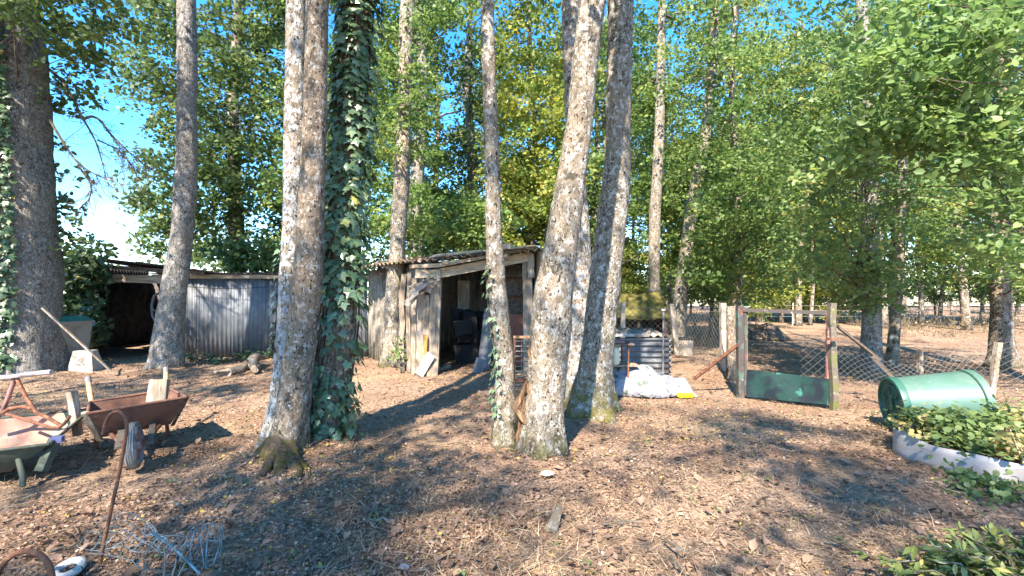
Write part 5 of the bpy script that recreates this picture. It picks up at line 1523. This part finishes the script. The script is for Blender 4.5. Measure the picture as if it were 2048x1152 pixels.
# weeds spilling along the bed's foot
for k, (px, py) in enumerate([(1905, 962), (1965, 985), (2010, 1000), (1990, 978)]):
    leafy_weed('bed_weed', ('leftmost', 'second', 'rightmost', 'third')[k] + ' low light green weed at the foot of the bed edging', G(px, py), 0.06, 7, 0.05, 'leaf_bed', 850 + k, 0.09, tm=T_round()).o['group'] = 'weeds at the foot of the bed'

# evergreen shrub at the lower right corner
def shrub():
    base = A(2.60, 2.40, 0)
    T = Thing('evergreen_shrub', 'glossy narrow-leaved evergreen shrub in the lower right corner', 'shrub', base)
    r = np.random.default_rng(61)
    mb = MB()
    P, N, D = [], [], []
    for k in range(90):
        a = r.uniform(0, 2 * math.pi)
        L = r.uniform(0.35, 0.62)
        tip = base + A(math.cos(a) * L * 0.95, math.sin(a) * L * 0.32, r.uniform(0.06, 0.30))
        if k < 6:
            tip = base + A(-0.62 - 0.1 * r.random(), r.uniform(-0.15, 0.2), r.uniform(0.04, 0.2))
        p = limb_path(base + A(*r.normal(0, 0.05, 2), 0.0), tip, 0.08, r, 9)
        mb.tube(p, np.linspace(0.009, 0.003, 9), 4)
        for i in range(2, 9):
            for s_ in range(5):
                t = unit(p[i] - p[i - 1])
                q = p[i] - t * r.uniform(0, 0.06)
                dv = t * 0.8 + r.normal(0, 0.55, 3) + A(0, 0, 0.15)
                P.append(q)
                D.append(dv)
                N.append(A(0, 0, 1) + r.normal(0, 0.5, 3))
    T.part('stem', mb, 'limb')
    tv = A([0, 0, 0], [-0.14, 0.3, 0.03], [-0.15, 0.65, 0.02], [0, 1, -0.10], [0.15, 0.65, 0.02], [0.14, 0.3, 0.03], [0, 0.5, -0.02])
    o = link('foliage', leaves_mesh('foliage', np.array(P) - T.loc, np.array(N), r.uniform(0.035, 0.09, len(P)), (tv, T_leaf()[1]), 'leaf_shrub', np.array(D), 62), parent=T.o)
    tag(o, kind='stuff')
shrub()

# ------------------------------------------------------------------ wheelbarrows
def tray(T, cx, cy, ang, wf, wb, L, zb, zt, inside, outside, name='tray', tiltz=0.0, bl=0.6, rollz=0.0):
    """open tray: local +x points to the wheel; returns local->world function"""
    Rz = rotz(ang)
    def Lw(x, y, z):
        return A(cx, cy, 0) + Rz @ A(x, y, 0) + A(0, 0, z + tiltz * x + rollz * y)
    top = [(L / 2, wf / 2), (L / 2, -wf / 2), (-L / 2, -wb / 2), (-L / 2, wb / 2)]
    bot = [(L * 0.22, wf * 0.36), (L * 0.22, -wf * 0.36), (-L * 0.36, -wb * 0.36), (-L * 0.36, wb * 0.36)]
    def shell(o, mb):
        tv = [Lw(x * (1 - o), y * (1 - o), zt) for x, y in top]
        bv = [Lw(x * (1 - o), y * (1 - o), zb + o * 0.5) for x, y in bot]
        f = [(0, 1, 2, 3)]
        f = []
        n = 8
        V = []
        for k in range(4):
            for i in range(n + 1):
                s_ = i / n
                for j in range(6):
                    t = j / 5
                    pt = tv[k] * (1 - s_) + tv[(k + 1) % 4] * s_
                    pb = bv[k] * (1 - s_) + bv[(k + 1) % 4] * s_
                    bulge = 0.03 * math.sin(math.pi * t) * math.sin(math.pi * s_)
                    c_ = (sum(bv) / 4)
                    out = unit((pt - c_) * A(1, 1, 0))
                    V.append(pb * (1 - t) + pt * t + out * bulge)
        for k in range(4):
            o0 = k * (n + 1) * 6
            for i in range(n):
                for j in range(5):
                    q = o0 + i * 6 + j
                    f.append((q, q + 6, q + 7, q + 1))
        nb = len(V)
        V += bv
        f.append((nb, nb + 1, nb + 2, nb + 3))
        mb.add(V, f)
        return tv
    mbo = MB()
    tv = shell(0.0, mbo)
    body = T.part(name, mbo, outside, smooth=True)
    mbi = MB()
    shell(0.02, mbi)
    T.part('tray_lining', mbi, inside, parent=body, smooth=True)
    mbr = MB()
    loop = tv + [tv[0]]
    for k in range(4):
        mbr.tube([loop[k], loop[k + 1]], 0.014, 8)
    T.part('tray_rim', mbr, outside, parent=body, smooth=True)
    return Lw

def wheel(T, c, axle, R=0.2, w=0.085):
    fr = frame_to(axle)
    prof = []
    for k in range(17):
        a = math.pi * (k / 16) - math.pi / 2
        prof.append((R - w / 2 + w / 2 * math.cos(a) * 1.0, w / 2 * math.sin(a)))
    wh = T.part('wheel', MB().lathe([(0.0, -0.03), (0.035, -0.05), (0.04, -0.02), (R * 0.55, -0.012), (R * 0.62, -0.035), (R * 0.62, 0.035), (R * 0.55, 0.012), (0.04, 0.02), (0.035, 0.05), (0.0, 0.03)], c, fr, 28, close=False), 'paint_red', smooth=True)
    mb = MB().lathe(prof + [prof[0]], c, fr, 40, close=False)
    T.part('tyre', mb, 'rubber', parent=wh, smooth='all')
    for off in (-0.024, -0.008, 0.008, 0.024):
        pr = [(R - 0.004 - abs(off) * 0.25, off - 0.005), (R + 0.004 - abs(off) * 0.25, off - 0.003), (R + 0.004 - abs(off) * 0.25, off + 0.003), (R - 0.004 - abs(off) * 0.25, off + 0.005)]
        T.part('tread_ring', MB().lathe(pr, c, fr, 40, close=False), 'rubber', parent=wh, smooth=True)
    return fr

# rusty brown wheelbarrow, wheel towards the viewer
wc = G(268, 938) + A(0, 0, 0.21)
tc_ = A(-3.80, 4.74)
ang = math.atan2(wc[1] - tc_[1], wc[0] - tc_[0])
T = Thing('rusty_wheelbarrow', 'rusty brown wheelbarrow with its grey tyre facing the viewer', 'wheelbarrow', [tc_[0], tc_[1], 0])
Lw = tray(T, tc_[0], tc_[1], ang + 0.10, 0.74, 0.68, 0.72, 0.21, 0.49, 'rust_tray', 'rust_tray', rollz=0.05, tiltz=0.03)
u = unit(A(wc[0] - tc_[0], wc[1] - tc_[1], 0))
axle = A(-u[1], u[0], 0)
wheel(T, wc, unit(A(0.86, 0.48, 0.06)), 0.205, 0.095)
for s_ in (-1, 1):
    T.part('frame_tube', MB().tube([wc + axle * 0.07 * s_, Lw(0.10, 0.22 * s_, 0.25), Lw(-0.35, 0.29 * s_, 0.26), Lw(-0.55, 0.32 * s_, 0.43)], 0.018, 8), 'rust', smooth=True)
    h = T.part('handle', MB().tube([Lw(-0.48, 0.31 * s_, 0.36), Lw(-0.70, 0.33 * s_, 0.56), Lw(-0.78, 0.34 * s_, 0.64)], [0.022, 0.026, 0.024], 10), 'handle_wood', smooth=True)
    T.part('grip', MB().tube([Lw(-0.78, 0.34 * s_, 0.64), Lw(-0.83, 0.345 * s_, 0.69)], 0.028, 10), 'grey_board', parent=h, smooth=True)
    T.part('leg', MB().tube([Lw(-0.30, 0.28 * s_, 0.28), Lw(-0.36, 0.30 * s_, 0.02), Lw(-0.28, 0.30 * s_, 0.0), Lw(-0.12, 0.26 * s_, 0.27)], 0.016, 8), 'rust', smooth=True)
T.part('wheel_bracket', MB().bar(wc + A(0, 0, 0.0) + axle * -0.11, Lw(0.18, -0.12, 0.27), 0.05, 0.02), 'mossy_post')
T.part('wheel_bracket', MB().bar(wc + axle * 0.11, Lw(0.18, 0.12, 0.27), 0.05, 0.02), 'mossy_post')
T.part('side_stay', MB().bar(Lw(0.34, 0.385, 0.49), Lw(0.16, 0.28, 0.19), 0.035, 0.012), 'timber_dark')
T.part('side_stay', MB().bar(Lw(0.34, -0.385, 0.50), Lw(0.16, -0.28, 0.19), 0.045, 0.03), 'timber')
single('grey_plank_scrap', 'weathered grey plank end standing up in the rusty wheelbarrow', 'plank', MB().bar(W(308, 830, 4.75), W(318, 760, 4.78), 0.20, 0.03, up=(0, 1, 0), jit=0.012), 'timber', W(308, 830, 4.75))
single('wood_stake', 'pale split stake standing in the corner of the rusty wheelbarrow', 'stake', MB().bar(W(158, 870, 4.5), W(143, 783, 4.5), 0.06, 0.045, up=(0, 1, 0), jit=0.005), 'timber', W(158, 870, 4.5))

# green wheelbarrow lying against it, mostly cut by the left edge
T = Thing('green_wheelbarrow', 'faded green wheelbarrow with pinkish rusted tray at the left edge', 'wheelbarrow', [-4.45, 4.05, 0])
Lw = tray(T, -4.55, 4.13, 0.42, 0.86, 0.88, 1.05, 0.10, 0.33, 'tray_inside', 'tray_green', rollz=0.12, tiltz=0.03)
T.part('leg', MB().tube([Lw(0.30, -0.36, 0.22), Lw(0.36, -0.44, 0.10), Lw(0.37, -0.47, 0.02)], 0.022, 8), 'tray_green', smooth=True)
T.part('leg', MB().tube([Lw(-0.30, -0.36, 0.22), Lw(-0.34, -0.42, 0.10), Lw(-0.33, -0.42, 0.06)], 0.022, 8), 'tray_green', smooth=True)
T.part('front_bracket', MB().bar(Lw(0.52, -0.32, 0.33), Lw(0.46, -0.40, 0.10), 0.09, 0.05), 'tray_green')
T.part('blue_cap', MB().box(Lw(0.54, -0.34, 0.33), (0.08, 0.06, 0.05), rotz(0.4)), M('blue_cap', (0.10, 0.11, 0.22), rough=0.6))
# its tubular handle frame standing up out of the tray
mb = MB()
dd = 4.35
def Wp(*q): return [W(x, y, dd_) for (x, y, dd_) in q]
T.part('cross_handle', MB().tube(Wp((-25, 756, 4.3), (22, 754, 4.3), (60, 748, 4.3), (103, 744, 4.3)), [0.020, 0.020, 0.022, 0.024], 10), 'chrome_worn', smooth=True)
T.part('frame_tube', MB().tube(Wp((30, 757, 4.32), (18, 790, 4.32), (4, 826, 4.32), (-20, 850, 4.32)), 0.018, 8), 'paint_red', smooth=True)
T.part('frame_tube', MB().tube(Wp((34, 757, 4.32), (52, 795, 4.3), (70, 822, 4.28), (100, 838, 4.25), (124, 852, 4.22)), 0.016, 8), 'rust', smooth=True)
T.part('frame_tube', MB().tube(Wp((4, 826, 4.32), (20, 817, 4.3), (45, 813, 4.3), (64, 817, 4.28)), 0.016, 8), 'rust', smooth=True)
T.part('frame_tube', MB().tube(Wp((14, 828, 4.3), (60, 842, 4.25), (100, 855, 4.2), (118, 856, 4.2), (128, 848, 4.2), (140, 832, 4.2)), 0.014, 8), 'rust', smooth=True)

# ------------------------------------------------------------------ foreground iron and wire
r = np.random.default_rng(71)
dd = 2.72
mb = MB().tube(spline(np.array(Wp((196, 1150, dd), (206, 1095, dd), (222, 1020, dd), (240, 940, dd), (252, 870, dd), (256, 845, dd), (250, 826, dd), (236, 818, dd), (220, 824, dd), (211, 842, dd), (206, 868, dd))), 40), 0.0095, 8)
mb.v = [(x, y, z) for x, y, z in mb.v]
single('crook_rod', 'rusty iron rod with a hooked top stuck in the ground before the wheelbarrows', 'rod', mb, 'rust', W(196, 1150, dd) * A(1, 1, 0), smooth=True)
mb = MB().tube(spline(np.array(Wp((-20, 1190, 2.42), (0, 1135, 2.42), (25, 1108, 2.42), (55, 1100, 2.42), (85, 1110, 2.42), (102, 1135, 2.42), (108, 1185, 2.42))), 30), 0.014, 8)
single('iron_hoop', 'rusty iron hoop arching from the ground at the lower left corner', 'hoop', mb, 'rust', W(40, 1190, 2.42) * A(1, 1, 0), smooth=True)
mb = MB()
rc = G(138, 1148) + A(0, 0, 0.02)
t = np.linspace(0, 2 * math.pi, 25)
mb.tube(np.stack([rc[0] + 0.055 * np.cos(t), rc[1] + 0.055 * np.sin(t), rc[2] + 0.015 * np.sin(t) + 0.01], 1), 0.022, 8, caps=False)
single('white_ring', 'small white ring lying on the ground at the bottom left', 'ring', mb, 'white_block', rc, smooth=True)
# crumpled green wire netting
T = Thing('wire_netting', 'crumpled roll of blue-green garden wire netting in the lower left', 'netting', G(310, 1120))
mb = MB()
nu, nv = 15, 7
Pn = np.zeros((nu, nv, 3))
for i in range(nu):
    for j in range(nv):
        u, v = i / (nu - 1), j / (nv - 1)
        x = 175 + 250 * u + 14 * math.sin(v * 5 + u * 3)
        g = G(x, 1168 - 60 * v + 30 * (u - 0.5))
        z = 0.04 + 0.34 * math.sin(math.pi * min(1, 0.15 + 0.9 * v)) * (0.65 + 0.35 * math.sin(u * 7 + 1)) * (1 - 0.45 * abs(u - 0.55))
        Pn[i, j] = g * A(1, 1, 0) + A(r.normal(0, 0.016), 0.16 * math.sin(v * 3.4) + r.normal(0, 0.02), max(0.01, 0.8 * z + r.normal(0, 0.016)))
for i in range(nu):
    mb.tube(spline(Pn[i], 18), 0.0022 if i < 7 else 0.003, 4, caps=False)
for j in range(nv):
    mb.tube(spline(Pn[:, j], 40), 0.002, 4, caps=False)
T.part('wires', mb, 'wire_green')
T.part('stiff_wire', MB().tube(Wp((300, 1062, 2.55), (350, 1098, 2.5), (400, 1148, 2.45)), 0.006, 6), 'wire_green')
for k, (x0, y0, x1, y1) in enumerate([(302, 1085, 275, 1155), (330, 1082, 326, 1156), (378, 1062, 356, 1156), (352, 1120, 338, 1160), (290, 1150, 300, 1110)]):
    T2 = single('dry_stalk', ('leftmost long', 'middle long', 'rightmost long', 'short right-hand', 'short left-hand')[k] + ' dry pale stalk poking through the wire netting', 'stalk', MB().tube(limb_path(W(x1, y1 + 20, 2.5), W(x0, y0, 2.42), 0.01, r, 6), np.linspace(0.005, 0.003, 6), 5), 'timber', W(x1, y1 + 20, 2.5) * A(1, 1, 0), group='dry stalks in the netting')

# ------------------------------------------------------------------ litter on the ground
r = np.random.default_rng(91)
def ground_points(n, dmin=1.9, dmax=22, pw=1.0, xmax=1.15):
    u = r.random(n)
    d_ = 1 / (1 / dmin + u * (1 / dmax - 1 / dmin)) if pw == 1 else dmin * (dmax / dmin) ** u
    x = r.uniform(-xmax, xmax, n) * d_ + r.normal(0, 0.3, n)
    P = np.stack([x, d_, gz(x, d_)], 1)
    ok = ~((P[:, 1] > 11.6) & (P[:, 0] < -3.6)) & ~((P[:, 0] > 3.85) & (P[:, 1] > 3.6 + 0.0 * P[:, 0]) & (P[:, 1] < 4.8) & (P[:, 0] < 6.4))
    return P[ok]
P = ground_points(230000, 1.9, 24, 2)
P[:, 2] += r.uniform(0.0, 0.025, len(P))
N = A(0, 0, 1) + r.normal(0, 0.42, P.shape)
big = r.random(len(P)) ** 3
tone_wave = np.sin(P[:, 0] * 1.1 + 2 * np.sin(P[:, 1] * 0.7)) * np.sin(P[:, 1] * 1.3 + P[:, 0] * 0.4)  # broad wavy patches shift the litter lighter and darker
rl = np.clip(0.5 + 0.22 * tone_wave + 0.27 * r.normal(0, 1, len(P)), 0, 1)
thin = r.random(len(P)) < 0.35 + 0.65 * (np.sin(P[:, 0] * 0.8 + 1.3 * np.sin(P[:, 1])) * np.sin(P[:, 1] * 0.9 + 2) > -0.15)
P, N, big, rl = P[thin], N[thin], big[thin], rl[thin]
o = link('leaf_litter', leaves_mesh('leaf_litter', P, N, (0.011 + 0.028 * big) * (0.8 + 0.035 * P[:, 1]), T_quad(), 'litter', seed=92, rnd=rl))
tag(o, 'brown fallen leaves strewn all over the yard', 'leaf litter', kind='stuff')
# larger curled dead leaves on top
P = ground_points(2400, 1.9, 14, 2)
P[:, 2] += 0.02
tvc = A([0, 0, 0], [-0.28, 0.25, 0.14], [-0.34, 0.62, 0.16], [-0.1, 0.85, 0.05], [0, 1.05, 0.10], [0.12, 0.82, 0.05], [0.33, 0.6, 0.17], [0.26, 0.28, 0.13], [0, 0.5, -0.03])
tfc = [(i, (i + 1) % 8, 8) for i in range(8)]
o = link('dead_leaves', leaves_mesh('dead_leaves', P, A(0, 0, 1) + r.normal(0, 0.35, P.shape), r.uniform(0.035, 0.085, len(P)), (tvc, tfc), 'litter', seed=192, rnd=r.random(len(P)) * 0.62))
tag(o, 'larger curled dead leaves lying on top of the litter', 'dead leaves', kind='stuff')
# tiny green sprouts
c0 = ground_points(70, 2.0, 9, 2)
P, N, rnd = sprays(c0 + A(0, 0, 0.02), np.full(len(c0), 0.05), 9, 193, flat=0.3, njit=0.5)
o = link('green_sprouts', leaves_mesh('green_sprouts', P, N, 0.03 * r.uniform(0.5, 1.3, len(P)), T_leaf(), 'leaf_bed', seed=194, rnd=rnd * 0.6))
tag(o, 'tiny green sprouts and fallen green leaves dotted over the yard', 'sprouts', kind='stuff')
# straw-like dry grass in sunny patches
P = ground_points(60000, 1.9, 13, 2)
m = (np.sin(P[:, 0] * 0.9 + 1) * np.sin(P[:, 1] * 0.8) + np.sin(P[:, 0] * 2.1 + P[:, 1]) * 0.5 + np.exp(-((P[:, 0] - 0.5) ** 2 + (P[:, 1] - 2.6) ** 2) / 1.2) * 1.6 + np.exp(-((P[:, 0] - 2.2) ** 2 + (P[:, 1] - 3.0) ** 2) / 0.8)) > 0.35
P = P[m]
P[:, 2] += 0.012
D = r.normal(0, 1, P.shape) * A(1, 1, 0.22) + A(0, 0, 0.12)
o = link('dry_straw', leaves_mesh('dry_straw', P, A(0, 0, 1) + r.normal(0, 0.6, P.shape), r.uniform(0.04, 0.13, len(P)), T_blade(), 'straw', D, 93))
tag(o, 'thin pale dry straw and needles on the bare ground', 'straw', kind='stuff')
mb = MB()
Pt = ground_points(2600, 1.9, 16, 2)
for p in Pt:
    a = r.uniform(0, math.pi)
    L = r.uniform(0.06, 0.32)
    dv = A(math.cos(a), math.sin(a), r.normal(0, 0.05))
    m_ = p + dv * L / 2 + A(*r.normal(0, 0.03 * L / 0.3, 2), 0.012)
    w = r.uniform(0.0018, 0.005)
    mb.tube([p + A(0, 0, 0.012), m_, p + dv * L + A(0, 0, 0.012)], [w, w, w * 0.6], 4, caps=False)
o = mesh_obj('twig_litter', mb, M('twig', (0.17, 0.125, 0.09), [dict(c=(0.09, 0.065, 0.05), s=3, lo=0.45, hi=0.6), dict(c=(0.30, 0.24, 0.185), s=2.2, lo=0.56, hi=0.66)], spec=0.1))
tag(o, 'short dead twigs scattered over the leaf litter', 'twigs', kind='stuff')
sticks = [(725, 1050, 790, 1045, .012), (720, 1020, 770, 1045, .014), (640, 1030, 690, 1008, .009), (835, 1110, 880, 1075, .008), (750, 900, 805, 888, .016), (925, 1020, 945, 1035, .007), (1000, 948, 1045, 933, .009), (985, 895, 1020, 920, .008), (1205, 1055, 1280, 1052, .008), (1330, 1085, 1360, 1110, .010),
          (1340, 1120, 1365, 1145, .011), (1660, 1082, 1740, 1120, .012), (830, 912, 865, 924, .008), (1110, 880, 1150, 892, .010), (590, 1105, 640, 1070, .009), (430, 1020, 475, 1004, .009), (350, 1010, 366, 1028, .016), (660, 970, 780, 968, .009), (100, 1110, 195, 1080, .007)]
for k, (x0, y0, x1, y1, w) in enumerate(sticks):
    a, b = G(x0, y0), G(x1, y1)
    p = limb_path(a + A(0, 0, 0.02), b + A(0, 0, 0.02), 0.02, r, 6)
    mb = MB().tube(p, np.linspace(w, w * 0.55, 6), 6, lump=0.1, seed=k)
    mb.tube(limb_path(p[3], p[3] + (b - a) * 0.25 + A(*r.normal(0, 0.06, 2), 0.01), 0.0, r, 3), [w * 0.5, w * 0.4, w * 0.25], 5)
    where = ['forked, low centre-left foreground', 'thick pale, low centre-left foreground', 'below the ivy-clad trunk', 'slanting, at the bottom left of centre', 'thick, between ivy-clad and slim trunks', 'tiny, left of the root stub', 'before the slim trunk, near the pale stone', 'touching the foot of the slim trunk', 'long, right of the root stub', 'upper of a crossed pair, bottom centre',
             'lower of a crossed pair, bottom centre', 'long dark, bottom right of centre', 'short, left of the slim trunk foot', 'right of the hollow trunk foot', 'at the bottom, right of the wire netting', 'left of the twin-stemmed tree foot', 'stubby thick, above the wire netting', 'long, right of the ivy-clad foot', 'thin long, between hoop and crook rod'][k]
    single('fallen_stick', 'fallen stick on the litter, ' + where, 'stick', mb, 'limb', a, group='fallen sticks on the yard', smooth=True)
def rock(c, s, seed):
    q = np.random.default_rng(seed)
    mb = MB().lathe([(0.01, -0.4), (0.6, -0.35), (0.95, 0.0), (0.8, 0.35), (0.4, 0.6), (0.01, 0.66)], (0, 0, 0), n=11)
    mb.v = [tuple(A(*v) * s * (1 + q.normal(0, 0.09)) * A(1.2, 0.9, 0.8) + c) for v in mb.v]
    return mb
single('pale_stone', 'small pale pinkish stone on the ground before the hollow trunk', 'stone', rock(G(1094, 952) + A(0, 0, 0.02), 0.055, 1), 'stone', G(1094, 952), smooth=True)
single('white_stone', 'small white stone among the leaves at the bottom of the photo', 'stone', rock(G(807, 1140) + A(0, 0, 0.015), 0.03, 2), 'tarp', G(807, 1140), smooth=True)
# sunny straw-covered stub in the foreground
mb = MB().tube(limb_path(G(1100, 1060) + A(0, 0, -0.02), G(1118, 1035) + A(0, 0, 0.08), 0.0, r, 6), np.linspace(0.045, 0.02, 6), 9, lump=0.25, seed=3)
single('root_stub', 'broken root stub sticking up in the sunlit foreground straw', 'root', mb, 'limb', G(1100, 1060), smooth=True)

# undergrowth in the wood behind the fence: brown stems and low leaves
n = 210
px = r.uniform(1230, 2120, n)
dd_ = r.uniform(17, 42, n)
C = np.stack([(px - CX) / F * dd_, dd_, r.uniform(0.05, 0.45, n)], 1)
clear = (px > 1480) & (px < 1650) & (dd_ < 26)
C = C[~clear]
P, N, rnd = sprays(C, np.full(len(C), 0.5), 36, 95, flat=0.45, droop=0.1)
P[:, 2] = np.maximum(P[:, 2], 0.02)
o = link('undergrowth', leaves_mesh('undergrowth', P, N, 0.075 * r.uniform(0.6, 1.3, len(P)), T_quad(), 'leaf_brown', seed=96, rnd=rnd))
tag(o, 'brownish low undergrowth between the trunks behind the fence', 'undergrowth', kind='stuff')
mb = MB()
for c in C:
    for k in range(3):
        b = c * A(1, 1, 0) + A(*r.normal(0, 0.25, 2), 0)
        mb.tube(limb_path(b, b + A(r.normal(0, 0.25), r.normal(0, 0.25), r.uniform(0.4, 1.1)), 0.05, r, 4), [0.009, 0.007, 0.005, 0.003], 3, caps=False)
tag(mesh_obj('brush_stems', mb, 'bark_far'), 'thin bare brushwood stems between the trunks behind the fence', 'brushwood', kind='stuff')
# far tree line beyond the field
C = np.stack([r.uniform(-330, 420, 260), r.uniform(230, 330, 260), r.uniform(1, 7, 260)], 1)
P, N, rnd = sprays(C, np.full(260, 7.0), 40, 97, flat=0.4)
o = link('far_wood', leaves_mesh('far_wood', P, N, 2.2 * r.uniform(0.6, 1.3, len(P)), T_quad(), 'leaf_oak', seed=98, rnd=rnd))
tag(o, 'far line of trees beyond the pale field', 'woodland', kind='stuff')
bpy.context.view_layer.update()
